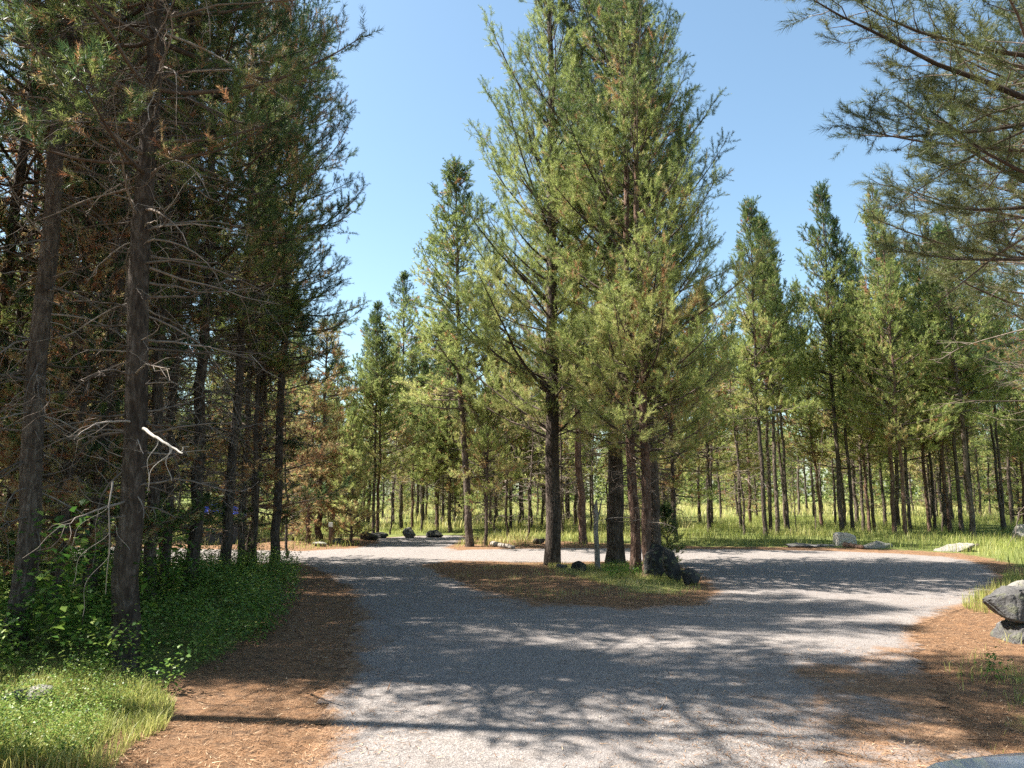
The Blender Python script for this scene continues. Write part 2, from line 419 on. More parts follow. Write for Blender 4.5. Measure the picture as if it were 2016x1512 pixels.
    V1, F1 = tubes(np.array(BP), np.array(BR) * fat, 5 if lod in ('near', 'hi', 'mid') else 3)
    V2, F2 = tubes(np.array(WP), np.array(WR) * fat, 3)
    ns1 = len(V1) // (len(BP) * KB); ns2 = 3
    TT = np.concatenate([np.repeat(np.array(BT).ravel(), ns1), np.repeat(np.array(WT).ravel(), ns2)])
    limbs = mesh_np('limb', np.concatenate([V1, V2]), [F1, F2 + len(V1)], M['limb'], TT, smooth=True)
    crown = shoots_mesh('crown', SP_, SD_, SS_, ST_, lod, rs, mat)
    return dict(H=H, trunk=trunk, limb=limbs, crown=crown)

def place(var, x, y, label, group=None, H=None, rz=None, wide=1., name='pine_tree', cat='pine tree', tilt=(0, 0), z=0.):
    s = (H / var['H']) if H else 1.
    r = empty(name, (x, y, z), rz if rz is not None else (x * 7.3 + y * 3.1) % 6.28)
    if tilt != (0, 0):
        r.rotation_euler = (Matrix.Rotation(tilt[1], 4, 'Y') @ Matrix.Rotation(tilt[0], 4, 'X') @ Matrix.Rotation(r.rotation_euler[2], 4, 'Z')).to_euler()
    r.scale = (s * wide, s * wide, s)
    tag(r, label, cat, group)
    for k, nm in (('trunk', 'trunk'), ('limb', 'branches'), ('crown', 'crown')):
        if var.get(k): link(nm, var[k], r)
    return r

# ------------------------------------------------------------------ sun, sky, camera
SUN_AZ, SUN_EL = R(-84), R(54)          # azimuth from +Y towards +X (negative: from the left of the view)
sun_dir = Vector((math.sin(SUN_AZ) * math.cos(SUN_EL), math.cos(SUN_AZ) * math.cos(SUN_EL), math.sin(SUN_EL)))
ld = bpy.data.lights.new('sun', 'SUN'); ld.energy = 5.0; ld.angle = R(.53); ld.color = (1, .94, .85)
lo = bpy.data.objects.new('sun', ld); col.objects.link(lo); lo.rotation_euler = sun_dir.to_track_quat('Z', 'Y').to_euler()
w = bpy.data.worlds.new('World'); sc.world = w; w.use_nodes = True
nt = w.node_tree; nt.nodes.clear()
sky = nt.nodes.new('ShaderNodeTexSky'); sky.sky_type = 'NISHITA'; sky.sun_disc = False
sky.sun_elevation = SUN_EL; sky.sun_rotation = SUN_AZ; sky.altitude = 0; sky.air_density = 1.0; sky.dust_density = 1.2; sky.ozone_density = 1.0
bg = nt.nodes.new('ShaderNodeBackground'); bg.inputs[1].default_value = .074
wo = nt.nodes.new('ShaderNodeOutputWorld'); wb = nt.nodes.new('ShaderNodeMix'); wb.data_type = 'RGBA'; wb.blend_type = 'MULTIPLY'; wb.inputs[0].default_value = 1; wb.inputs[7].default_value = (1.0, 1.10, 1.02, 1)
nt.links.new(sky.outputs[0], wb.inputs[6]); nt.links.new(wb.outputs[2], bg.inputs[0]); nt.links.new(bg.outputs[0], wo.inputs[0])
cd = bpy.data.cameras.new('camera'); cd.sensor_width = 36; cd.lens = FPX * 36 / 2016; cd.clip_start = .05; cd.clip_end = 3000
co_ = bpy.data.objects.new('camera', cd); col.objects.link(co_); co_.location = (0, 0, CAM_H); co_.rotation_euler = (R(90) + PITCH, 0, 0)
sc.camera = co_
sc.view_settings.view_transform = 'Standard'; sc.view_settings.look = 'None'; sc.view_settings.exposure = 1.8; sc.view_settings.gamma = 1
sc.cycles.use_denoising = False
try: sc.cycles.denoiser = 'OPENIMAGEDENOISE'
except Exception: pass
sc.cycles.max_bounces = 7; sc.cycles.diffuse_bounces = 4; sc.cycles.glossy_bounces = 2; sc.cycles.transmission_bounces = 3
sc.cycles.transparent_max_bounces = 4; sc.cycles.use_adaptive_sampling = True; sc.cycles.adaptive_threshold = .015
sc.cycles.sample_clamp_indirect = 4

# ------------------------------------------------------------------ layout polygons (ground coordinates)
def PX(*pts): return np.array([G(*p) for p in pts])
road = np.array([(-1.25, -30), (-1.2, 2.0)] + [tuple(p) for p in PX((600, 1512), (655, 1400), (690, 1300), (708, 1215), (690, 1160), (640, 1130), (590, 1110))]
    + [(-7.5, 18.4), (-12, 18.6), (-45, 19.5), (-45, 25), (-12, 24.2)] + [tuple(p) for p in PX((590, 1085), (690, 1080), (740, 1068), (735, 1060), (800, 1056), (905, 1053), (930, 1060), (885, 1077), (900, 1083),
    (1100, 1079), (1250, 1080), (1400, 1081), (1600, 1084), (1750, 1089), (1860, 1096), (1915, 1103), (1955, 1118), (1975, 1140), (1945, 1165), (1925, 1190), (1840, 1215), (1790, 1240), (1800, 1300), (1850, 1400), (1960, 1512))]
    + [(3.4, 2.0), (3.6, -30)])
island = PX((835, 1112), (880, 1135), (960, 1166), (1090, 1190), (1250, 1197), (1360, 1190), (1410, 1172), (1395, 1150), (1370, 1130), (1330, 1112), (1260, 1106), (1120, 1108), (1000, 1108), (900, 1104))
def sdf(px, py, poly):
    """signed distance, negative inside; px, py arrays"""
    d = np.full(px.shape, 1e9); ins = np.zeros(px.shape, bool)
    n = len(poly)
    for i in range(n):
        ax, ay = poly[i]; bx, by = poly[(i + 1) % n]
        ex, ey = bx - ax, by - ay
        t = np.clip(((px - ax) * ex + (py - ay) * ey) / (ex * ex + ey * ey + 1e-12), 0, 1)
        dd = (px - ax - t * ex) ** 2 + (py - ay - t * ey) ** 2
        d = np.minimum(d, dd)
        c = ((ay > py) != (by > py))
        xi = ax + (py - ay) * ex / (ey if abs(ey) > 1e-12 else 1e-12)
        ins ^= c & (px < xi)
    d = np.sqrt(d); return np.where(ins, -d, d)
# smooth value noise for edges and terrain
def vnoise(x, y, s, seed=0):
    x = x / s; y = y / s
    xi = np.floor(x).astype(np.int64); yi = np.floor(y).astype(np.int64); fx = x - xi; fy = y - yi
    fx = fx * fx * (3 - 2 * fx); fy = fy * fy * (3 - 2 * fy)
    def h(a, b):
        n = (a * 374761393 + b * 668265263 + seed * 974634777) & 0xffffffff
        n = ((n ^ (n >> 13)) * 1274126177) & 0xffffffff
        return ((n ^ (n >> 16)) & 0xffff) / 65535.
    return (h(xi, yi) * (1 - fx) + h(xi + 1, yi) * fx) * (1 - fy) + (h(xi, yi + 1) * (1 - fx) + h(xi + 1, yi + 1) * fx) * fy * 1.
def fbm(x, y, s, seed=0): return (vnoise(x, y, s, seed) * .5 + vnoise(x, y, s / 2.1, seed + 1) * .3 + vnoise(x, y, s / 4.3, seed + 2) * .2)
def road_sd(x, y):
    a = sdf(x, y, road); b = sdf(x, y, island)
    return np.maximum(a, -b)                      # outside the road or on the island: positive
meadow = np.array([tuple(p) for p in PX((1330, 1076), (1400, 1078), (1600, 1080), (1760, 1085), (1880, 1092), (1945, 1102), (1985, 1118), (2060, 1135))] + [(14, 13), (60, 14), (160, 60), (160, 300), (-60, 300), (-20, 60)] + [tuple(p) for p in PX((720, 1050), (900, 1048), (960, 1066), (1200, 1070))])
isl_grass = PX((1075, 1112), (1160, 1115), (1280, 1108), (1345, 1125), (1385, 1160), (1340, 1176), (1240, 1172), (1150, 1150), (1085, 1130))
verge_grass = PX((1905, 1120), (1990, 1128), (2070, 1150), (2100, 1180), (1990, 1170), (1930, 1162))
left_green = PX((-500, 1512), (-500, 1130), (0, 1120), (300, 1118), (540, 1116), (588, 1150), (580, 1190), (545, 1250), (470, 1300), (420, 1335), (335, 1365), (320, 1400), (290, 1450), (200, 1512))
grassR = np.array([tuple(p) for p in PX((1940, 1512), (1930, 1440), (1900, 1380), (1900, 1310), (1990, 1290))] + [(9, 8), (9, 2), (4.2, 2)])
def terrain(x, y):
    d = np.clip(road_sd(x, y) / 2.5, 0, 1)
    far = np.clip((np.hypot(x, y) - 40) / 200, 0, 1)
    return d * (.16 * fbm(x, y, 6, 5) - .05 + .05 * vnoise(x, y, .6, 9)) * (d > 0) + far * (fbm(x, y, 90, 3) - .5) * 2.0

def axis(fine0, fine1, step, far0, far1, g=1.07):
    c = list(np.arange(fine0, fine1, step)); s = step; v = c[-1]
    while v < far1: s *= g; v += s; c.append(v)
    s = step; v = c[0]; lo_ = []
    while v > far0: s *= g; v -= s; lo_.append(v)
    return np.array(lo_[::-1] + c)
gx = axis(-13, 14, .13, -900, 900); gy = axis(2, 32, .13, -500, 1400)
X, Y = np.meshgrid(gx, gy); shp = X.shape; x = X.ravel(); y = Y.ravel()
Zg = terrain(x, y)
g1 = np.clip(-sdf(x, y, meadow) / 1.2 + .3, 0, 1); g2 = np.clip(-sdf(x, y, isl_grass) / .5, 0, .8); g3 = np.clip(-sdf(x, y, verge_grass) / .5 + .2, 0, 1)
g4 = np.clip(-sdf(x, y, left_green) / .5, 0, .75); g5 = np.clip(-sdf(x, y, grassR) / .8, 0, .35)
g6 = np.clip((np.hypot(x, y) - 27) / 6, 0, 1)
grassy = np.maximum.reduce([g1, g2, g3, g4, g5, g6])
idx = np.arange(len(x)).reshape(shp)
Fg = np.stack([idx[:-1, :-1], idx[:-1, 1:], idx[1:, 1:], idx[1:, :-1]], -1).reshape(-1, 4)
ground = link('ground', mesh_np('ground', np.stack([x, y, Zg], -1), [Fg], M['ground'], {'grassy': grassy}, smooth=True))
tag(ground, kind='structure')

# road: one sheet 6 mm above the ground, its ragged border hidden in the drifted litter
rx = axis(-9, 11, .11, -45, 13, 1.06); ry = axis(1.5, 30, .11, -30, 31, 1.06)
X, Y = np.meshgrid(rx, ry); shp = X.shape; x = X.ravel(); y = Y.ravel()
sd = road_sd(x, y)
idx = np.arange(len(x)).reshape(shp)
F = np.stack([idx[:-1, :-1], idx[:-1, 1:], idx[1:, 1:], idx[1:, :-1]], -1).reshape(-1, 4)
keep = sd[F].max(1) < .06 + .12 * vnoise(x[F[:, 0]], y[F[:, 0]], .5, 4)
F = F[keep]
used, inv = np.unique(F, return_inverse=True); F = inv.reshape(-1, 4); x = x[used]; y = y[used]; sd = sd[used]
dis = -sdf(x, y, road); disi = sdf(x, y, island)
right = np.clip((x - .2) / 1.2, 0, 1) * np.clip((8.6 - y) / 1.2, 0, 1)
sig_o = .32 + right * 1.35
frontal = np.clip((14.5 - y) / 2.5, 0, 1) * np.clip((2.5 - x) / 2.0, 0, 1)
sig_i = .30 + .55 * frontal
litter = np.maximum(np.exp(-(np.maximum(dis, 0) / sig_o)), np.exp(-(np.maximum(disi, 0) / sig_i)))
litter = litter * .85 + .05 * right
tongue = PX((830, 1098), (1000, 1103), (1100, 1106), (1000, 1130), (950, 1150), (860, 1125))
litter = np.maximum(litter, np.clip(-sdf(x, y, tongue) / .8, 0, 1) * .6)
road_o = link('road', mesh_np('road', np.stack([x, y, np.full(len(x), .006)], -1), [F], M['asphalt'], {'litter': litter}, smooth=True))
tag(road_o, kind='structure')

def gz(x, y): return float(terrain(np.array([x]), np.array([y]))[0])

# ------------------------------------------------------------------ tree kinds
V = {}
V['isl_a'] = grow(11, 16.5, 2.9, 3.2, .46, 'hi', dead=(1.6, 4.5, 46, 1.5), e_lo=20, e_hi=62, sweep=18, spacing=.30, per=4.0, jitter=.42, yellow=.44, brown=.015, top_shape=.6, twig_gap=.105, low_bulge=.15,
    extra=[(3.1, 175, 3.2, 32, 8), (3.9, 190, 3.4, 36, 8), (4.6, 160, 3.3, 38, 8), (5.4, 200, 3.2, 42, 8), (6.2, 170, 3.0, 45, 6), (2.9, 160, 2.6, 22, 10)], bare=.42)
V['isl_b'] = grow(12, 14.0, 2.9, 2.6, .38, 'hi', dead=(1.2, 4.5, 50, 1.3), e_lo=5, e_hi=62, sweep=22, spacing=.29, per=4.0, jitter=.42, yellow=.46, brown=.05, top_shape=.42, twig_gap=.105, low_bulge=.3)
V['isl_c'] = grow(13, 12.8, 2.5, 2.2, .26, 'hi', dead=(1.0, 4.5, 60, 1.2), e_lo=0, e_hi=60, sweep=24, spacing=.29, per=3.9, jitter=.45, yellow=.48, brown=.06, top_shape=.42, twig_gap=.105, red=True)
V['near_l'] = grow(21, 15, 4.7, 2.3, .28, 'hi', dead=(1.3, 6.5, 140, 1.6), e_lo=-8, e_hi=48, sweep=20, spacing=.30, per=4.2, yellow=.10, brown=.10, low_bulge=.45, top_shape=.5, twig_gap=.11, bare=.36, dead_tone=1.1)
V['pole'] = grow(24, 16, 8.2, 1.9, .30, 'hi', dead=(1.4, 9.5, 260, 1.5), e_lo=-5, e_hi=50, sweep=18, spacing=.34, per=3.8, yellow=.16, brown=.08, top_shape=.5, twig_gap=.13, bare=.4, dead_tone=1.0)
V['bare_tall'] = grow(25, 15, 13.2, .7, .32, 'mid', dead=(1.4, 13., 110, 1.1), spacing=.4, per=3, yellow=.3, brown=.1, dead_tone=1.0)
V['dim'] = grow(26, 8, .9, 1.6, .14, 'mid', dead=(.4, 4., 60, 1.2), e_lo=-8, e_hi=50, spacing=.26, per=4.2, yellow=.12, brown=.22, top_shape=.6, jitter=.4, twig_gap=.12)
V['near_m'] = grow(22, 14, 4.2, 2.1, .23, 'hi', dead=(.8, 5.4, 140, 1.5), e_lo=-10, e_hi=45, sweep=20, spacing=.32, per=4., yellow=.10, brown=.14, low_bulge=.45, top_shape=.5, twig_gap=.115, bare=.38, dead_tone=1.1)
V['near_r'] = grow(23, 12, 3.8, 2.4, .30, 'near', dead=(1.2, 6.5, 60, 1.8), e_lo=8, e_hi=50, sweep=16, spacing=.42, per=3.6, yellow=.40, brown=.0, top_shape=.6, twig_gap=.095, bare=.34, inner=.5, mat=M['needle_shaded'])
V['for_a'] = grow(31, 12.5, 4.4, 2.00, .23, 'mid', dead=(1.5, 5.2, 36, 1.0), e_lo=-5, e_hi=55, spacing=.29, per=3.6, yellow=0.42, brown=.03, top_shape=.8, jitter=.45, low_bulge=.35, twig_gap=.11)
V['for_b'] = grow(32, 12.0, 3.4, 2.21, .21, 'mid', dead=(1.2, 4.6, 40, 1.1), e_lo=0, e_hi=55, spacing=.29, per=3.6, yellow=0.53, brown=.05, top_shape=.8, jitter=.45, twig_gap=.11, red=True)
V['for_c'] = grow(33, 12.0, 5.6, 1.66, .19, 'mid', dead=(1.6, 6.4, 40, .9), e_lo=5, e_hi=60, spacing=.29, per=3.6, yellow=0.37, brown=.02, top_shape=.8, jitter=.45, low_bulge=.3, twig_gap=.11)
V['dense'] = grow(34, 11.0, 1.9, 2.41, .22, 'mid', dead=(.7, 3.5, 36, 1.2), e_lo=-5, e_hi=55, spacing=.29, per=3.6, yellow=0.55, brown=.06, top_shape=.8, jitter=.45, twig_gap=.11)
V['far_a'] = grow(41, 12, 3.6, 1.92, .22, 'lo', dead=(1.5, 4.6, 34, 1.2), spacing=.30, per=3.8, yellow=0.45, brown=.04, top_shape=.8, jitter=.45, twig_gap=.15, subtw=True)
V['far_b'] = grow(42, 11, 2.6, 2.04, .20, 'lo', dead=(1.0, 4.0, 34, 1.2), spacing=.30, per=3.8, yellow=0.56, brown=.06, top_shape=.8, jitter=.45, twig_gap=.15, subtw=True)
V['far_c'] = grow(43, 13, 5.0, 1.62, .22, 'lo', dead=(1.5, 6, 36, 1.1), spacing=.32, per=3.8, yellow=0.36, brown=.03, top_shape=.8, jitter=.45, twig_gap=.15, subtw=True)
V['thicket'] = grow(44, 7.5, 4.4, .8, .10, 'lo', dead=(.6, 5.4, 80, 1.1), spacing=.35, per=3, yellow=.7, brown=.3, top_shape=.7, twig_gap=.25, subtw=False, dead_tone=.9, stem_wob=.1)
V['under'] = grow(46, 6.5, .5, 1.35, .12, 'lo', dead=(.3, 2.5, 20, .9), spacing=.28, per=4.4, yellow=.55, brown=.08, top_shape=.6, twig_gap=.16)
V['bare'] = grow(45, 6.0, 5.2, .3, .075, 'lo', dead=(1.0, 5.6, 22, .6), spacing=.4, per=2, yellow=.7, brown=.9, twig_gap=.3, subtw=False, dead_tone=1., stem_wob=.1)
V['yellow'] = grow(51, 5.6, .5, 1.15, .13, 'mid', dead=(.3, 1.6, 16, .6), e_lo=10, e_hi=60, spacing=.24, per=4.6, yellow=.80, brown=.04, top_shape=.6, twig_gap=.13)
V['sapling'] = grow(52, 2.2, .15, .75, .05, 'mid', dead=(.1, .6, 6, .4), e_lo=5, e_hi=55, spacing=.2, per=4, yellow=.38, brown=.02, top_shape=.8, twig_gap=.11)
V['brown'] = grow(53, 8.5, 1.3, 1.7, .27, 'mid', dead=(.8, 4.5, 60, 1.6), e_lo=-25, e_hi=40, sweep=-8, spacing=.25, per=4.6, yellow=.85, brown=.75, top_shape=.6, twig_gap=.14, red=True)

def put(kind, px, py, label, H=None, group=None, tilt=(0, 0), rz=None, wide=1., name='pine_tree', cat='pine tree'):
    gx_, gy_ = G(px, py)
    return place(V[kind], gx_, gy_, label, group, H, rz, wide, name, cat, tilt, gz(gx_, gy_) - .03)

# ---- island
put('isl_a', 1086, 1113, 'tall straight pine on the road island with bare dark limbs sweeping up one side', rz=.0)
put('isl_b', 1210, 1114, 'thick shaded pine on the road island beside the thin broken snag', H=15.3, rz=1.0, wide=1.15)
put('isl_c', 1250, 1135, 'slender pine of the island clump with a pale sunlit edge on its trunk', H=13.2, rz=2.1)
put('isl_c', 1274, 1140, 'brown barked pine standing by the dark stones on the road island', H=12.4, rz=4.4)
put('isl_b', 1292, 1118, 'shaded pine behind the dark upright stones on the island', H=12.3, rz=5.0, wide=.85)
put('sapling', 1318, 1112, 'small bushy pine sapling leaning over the dark island stones', H=1.3, name='pine_sapling', cat='sapling', rz=2)

# ---- across the road, behind the island
put('for_a', 925, 1077, 'pine with a thick sunlit pinkish trunk leaning slightly, across the road from the island', H=12.6, tilt=(0, R(-2.6)), wide=1.25)
put('dense', 957, 1076, 'thin dark pine close beside the thick pink trunked pine', H=8.5, wide=.8)
put('for_b', 1148, 1073, 'tall grey pine seen between the island trunks on the far verge', H=17., wide=1.0)
put('thicket', 1000, 1064, 'spindly half dead pine with brown twigs behind the far verge', H=7)
put('thicket', 1040, 1068, 'thin dark stem with few twigs just past the sunlit back road', H=6.5)
put('thicket', 1108, 1060, 'twiggy brown young pine showing just past the tall island trunk', H=7.5)
put('dense', 1330, 1068, 'bushy dark pine with low branches beyond the island stones', H=9.5)
put('far_a', 1378, 1030, 'dark stemmed pine at the meadow edge just past the island crown', H=12)

# ---- stand across the road on the grass
stand = [  # px, py, top, kind, label
    (1466, 1056, 640, 'thicket', 'thin leaning pine, first of the stand on the sunny grass'),
    (1508, 1061, 395, 'for_a', 'tall grey trunked pine with a pointed green top in the grassy stand'),
    (1517, 1054, 440, 'for_c', 'dark trunk touching the tall grey trunked pine of the stand'),
    (1532, 1057, 430, 'for_a', 'pine with a pale lower trunk just beyond the paired trunks of the stand'),
    (1553, 1052, 480, 'for_c', 'slim black trunked pine close to the pale lower trunk of the stand'),
    (1568, 1048, 850, 'bare', 'thin bare pole of a dead pine leaning outward in the stand'),
    (1605, 1046, 800, 'bare', 'thin bare pole of a dead pine leaning across its neighbour'),
    (1618, 1043, 560, 'for_b', 'reddish leaning pine with sparse branches behind the pale boulder'),
    (1658, 1052, 368, 'for_a', 'heavy black trunked pine directly behind the pale boulder'),
    (1679, 1052, 440, 'for_c', 'dark pine standing tight against the heavy trunk behind the boulder'),
    (1700, 1048, 520, 'for_c', 'first of three slim dark stems past the boulder'),
    (1712, 1050, 560, 'for_b', 'middle one of three slim dark stems past the boulder'),
    (1722, 1048, 500, 'for_c', 'last of three slim dark stems past the boulder'),
    (1762, 1056, 378, 'for_b', 'thick pine with a yellowish crown above the flat pale rock'),
    (1782, 1062, 420, 'for_b', 'broad brown trunked pine nearest the road above the flat pale rock'),
    (1793, 1050, 470, 'for_c', 'dark stem peeping out behind the broad brown trunk'),
    (1832, 1048, 480, 'for_b', 'black stemmed pine touching a slimmer grey one in the open grass'),
    (1841, 1048, 520, 'for_c', 'slim grey pine touching a black stemmed one in the open grass'),
    (1856, 1047, 700, 'thicket', 'wispy sapling sized pine in the gap of the stand'),
    (1872, 1050, 430, 'for_b', 'dark straight pine before the brightest part of the meadow'),
    (1894, 1051, 440, 'for_a', 'pine whose lower trunk is half pale and half black, above the slab of rock'),
    (1917, 1051, 470, 'for_c', 'tall smooth dark trunk just past the slab of rock'),
    (1976, 1048, 520, 'for_c', 'fork of two slim black trunks rising from one foot, first trunk'),
    (1978, 1047, 500, 'for_c', 'fork of two slim black trunks rising from one foot, second trunk'),
]
TREEXY = []
for i, (px, py, top, k, lb) in enumerate(stand):
    d = G(px, py)[1]; H = ZT(top, d)
    tl = {1568: R(-3), 1605: R(9), 1618: R(-3), 1466: R(-3.5), 1976: R(-1.6), 1978: R(1.6)}.get(px, random.Random(i).uniform(-.012, .012))
    put(k, px, py, lb, H=H, tilt=(0, tl), rz=i * 1.7, wide=.88 if k.startswith('for') else 1., group='stand of pines on the grass across the road',
        name='dead_pine' if k == 'bare' else 'pine_tree', cat='dead tree' if k == 'bare' else 'pine tree')
    TREEXY.append(G(px, py))

# ---- far side of the side road, centre left
cl = [
    (606, 1072, 760, 'brown', 'dead red brown pine with drooping needles hiding its dark trunk'),
    (628, 1068, 640, 'brown', 'reddish trunked pine leaning beside the dead drooping one'),
    (690, 1074, 815, 'yellow', 'small yellow green pine foliated to the ground at the road edge'),
    (735, 1060, 600, 'for_c', 'grey pine rising behind two dark low boulders'),
    (744, 1059, 640, 'for_b', 'slimmer twin of the grey pine behind two dark low boulders'),
    (768, 1054, 760, 'thicket', 'dark thin pine past the grey twins at the parking spur'),
    (790, 1046, 545, 'for_c', 'tall sparse pine poking above the centre forest'),
    (812, 1048, 700, 'for_b', 'bent pale trunk above the round grey boulder'),
    (830, 1049, 720, 'for_c', 'straight thin pale pole above the parking spur'),
    (862, 1046, 660, 'for_b', 'yellowish pine beyond the end of the parking spur'),
    (885, 1050, 640, 'dense', 'bushy yellow pine filling in behind the thick pink trunk'),
    (655, 1062, 690, 'for_b', 'leafy pine between the dead brown tree and the yellow one'),
    (575, 1068, 620, 'for_a', 'olive pine at the mouth of the side road'),
]
for i, (px, py, top, k, lb) in enumerate(cl):
    d = G(px, py)[1]
    put(k, px, py, lb, H=ZT(top, d), rz=i * 2.3, tilt=(0, R(-1.5) if i == 7 else 0), group='pines beyond the side road', wide=1.1)
    TREEXY.append(G(px, py))

# ---- left forest
lf = [
    (236, 1325, 15.5, 'near_l', 'large pine nearest the road with a stout trunk rising from bright undergrowth', 1.),
    (22, 1290, 15, 'pole', 'dark pine at the picture edge with dead twigs down its trunk', 1.),
    (168, 1212, 14, 'pole', 'shaded pine in the undergrowth just behind the stout roadside pine', .9),
    (70, 1170, 14.5, 'pole', 'dim trunk deep in the near forest between two darker ones', .9),
    (120, 1160, 12, 'pole', 'leaning thin trunk propped among dead twigs in the near forest', .6),
    (292, 1185, 14, 'near_l', 'shadowed trunk half hidden just past the stout roadside pine', .9),
    (372, 1172, 14.6, 'near_m', 'broad black trunk in the middle of the shady undergrowth', 1.05),
    (442, 1142, 14, 'near_l', 'black trunk standing in front of the blue tent', .95),
    (474, 1122, 13.4, 'near_m', 'twiggy dark trunk between the tent and the road edge', .85),
    (538, 1120, 14.2, 'near_l', 'last dark trunk of the shady forest before the side road', .95),
    (330, 1120, 13, 'near_m', 'thin trunk behind the broad black one in the shady undergrowth', .7),
    (205, 1115, 13, 'for_c', 'distant dim trunk before the side road, behind the stout pine', 1.2),
    (100, 1208, 15, 'pole', 'straight black trunk just behind the leaning thin one', .6),
    (192, 1172, 15.5, 'pole', 'thin upright trunk between the shaded pine and the stout pine', .6),
    (264, 1158, 15, 'pole', 'thin upright trunk showing just past the stout pine', .6),
    (318, 1178, 15, 'pole', 'slender black trunk before the broad black one', .65),
    (497, 1118, 14, 'pole', 'slim dark trunk next to the twiggy one near the road edge', .65),
    (45, 1135, 15, 'pole', 'thin far trunk at the picture edge seen through dead twigs', .65),
    (-40, 1200, 15, 'near_m', 'pine at the picture edge of which mostly boughs show', 1.),
    (60, 1118, 14, 'near_m', 'dim pine filling the gap between the edge trunks and the side road', 1.),
    (500, 1128, 9, 'for_c', 'slim understory pine between the last two dark trunks', 1.),
]
for i, (px, py, H, k, lb, wd) in enumerate(lf):
    put(k, px, py, lb, H=H, rz=i * 1.37 + .5, wide=wd, tilt=(0, R(7) if i == 4 else R((i * 37 % 5 - 2) * .4)), group='shady pines beside the road')
    TREEXY.append(G(px, py))
for i, (px, py, H, k, lb) in enumerate([
    (110, 1225, 6.5, 'dim', 'young brownish pine crowded under the shady pines near the picture edge'),
    (255, 1150, 7.5, 'dim', 'young pine with drooping brown twigs behind the stout roadside trunk'),
    (315, 1150, 8.5, 'thicket', 'tangle limbed dead pine next to the broad black trunk'),
    (40, 1130, 8.0, 'dense', 'dim understory pine at the back of the near forest'),
    (565, 1100, 5.5, 'thicket', 'small twiggy pine at the corner of the side road'),
    (185, 1140, 8.5, 'thicket', 'dead twiggy pole between the stout pine and the shaded ones'),
    (492, 1112, 8.5, 'dim', 'bushy young pine filling the gap just past the trunk in front of the tent'),
    (10, 1190, 9.0, 'dim', 'bushy dim pine at the very picture edge behind the dead twigs')]):
    put(k, px, py, lb, H=H, rz=i * 2.1, wide=1.15, group='shady pines beside the road')
    TREEXY.append(G(px, py))
# the rest of that forest, out of frame or lost behind the first trunks; it shades the road
offs = [(-4.6, 1.6, 13), (-8.2, 2.2, 14), (-5.4, 5.0, 15), (-6.8, 6.3, 15.5), (-7.6, 8.0, 15), (-6.9, 3.2, 15.5), (-9.6, 8.9, 15), (-10.8, 9.9, 14.5),  (-11.5, 8.2, 13), (-8.6, 8.9, 12.5), (-12.8, 4.2, 15), (-5.0, -.8, 13), (-8.3, -.2, 14), (-14.5, 7, 14),
        (-14.8, 12.2, 13), (-17.5, 15.5, 14), (-13.5, 14.5, 12)]
for i, (ox, oy, H) in enumerate(offs):
    place(V['bare_tall' if i in (2, 3, 5) else 'pole' if i == 4 else ('near_l', 'near_m')[i % 2]], ox, oy, 'pine of the shady forest lost behind its first row of trunks', 'inner pines of the shady forest', H, i * 1.9, .95, z=gz(ox, oy) - .03)
    TREEXY.append((ox, oy))

# ---- near right, trunks just out of frame, branches reaching in
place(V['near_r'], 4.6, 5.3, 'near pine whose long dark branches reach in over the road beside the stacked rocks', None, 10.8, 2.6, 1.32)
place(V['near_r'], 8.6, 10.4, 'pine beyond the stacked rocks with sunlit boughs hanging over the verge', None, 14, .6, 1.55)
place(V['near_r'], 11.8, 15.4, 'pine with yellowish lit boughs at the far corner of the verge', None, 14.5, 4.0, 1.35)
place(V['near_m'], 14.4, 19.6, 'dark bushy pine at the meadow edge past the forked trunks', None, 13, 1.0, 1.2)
for t_ in ((5, 5.3), (9.2, 10.6), (13.6, 15.2), (15.6, 19.6)): TREEXY.append(t_)

# ---- forest behind, individually placed
rnd = random.Random(7)
def free(x, y, dmin):
    return all((x - a) ** 2 + (y - b) ** 2 > dmin * dmin for a, b in TREEXY)
def fill(n, gen, kinds, label, group, hr, dmin=1.4):
    c = 0; tries = 0
    while c < n and tries < n * 40:
        tries += 1
        x, y = gen()
        if not free(x, y, dmin): continue
        if road_sd(np.array([x]), np.array([y]))[0] < .8: continue
        TREEXY.append((x, y)); c += 1
        place(V[rnd.choice(kinds)], x, y, label, group, rnd.uniform(*hr), rnd.uniform(0, 6.28), rnd.uniform(.85, 1.25), tilt=(rnd.uniform(-.02, .02), rnd.uniform(-.02, .02)), z=gz(x, y) - .03)
def polar(a0, a1, d0, d1):
    def g():
        a = R(rnd.uniform(a0, a1)); d = math.sqrt(rnd.uniform(d0 * d0, d1 * d1)); return d * math.sin(a), d * math.cos(a)
    return g
fill(22, polar(-48, -16, 30, 44), ('for_b', 'far_a', 'dense', 'for_c'), 'pine in the dim forest across the side road behind the shady trunks', 'pines across the side road', (9, 13))
fill(16, polar(-48, -12, 29, 44), ('under',), 'low young pine under the forest across the side road', 'young pines across the side road', (3, 6))
fill(36, polar(-15, 6, 36, 58), ('far_a', 'far_b', 'far_c', 'far_b'), 'pine in the sunny forest behind the parking spur', 'forest behind the parking spur', (8.5, 12))
fill(16, polar(-13, 12, 40, 62), ('under',), 'low young pine under the sunny forest behind the parking spur', 'young pines behind the parking spur', (4, 7))
fill(22, polar(-3, 13, 31, 44), ('thicket', 'far_b', 'thicket'), 'small crowded twiggy pine of the brown thicket behind the island', 'thicket behind the island', (6, 9), 1.0)
fill(15, polar(13, 38, 33, 44), ('for_b', 'for_a', 'far_b', 'for_c'), 'sunlit pine standing behind the front row of the grassy stand', 'second row of the grassy stand', (9.5, 13), 1.6)
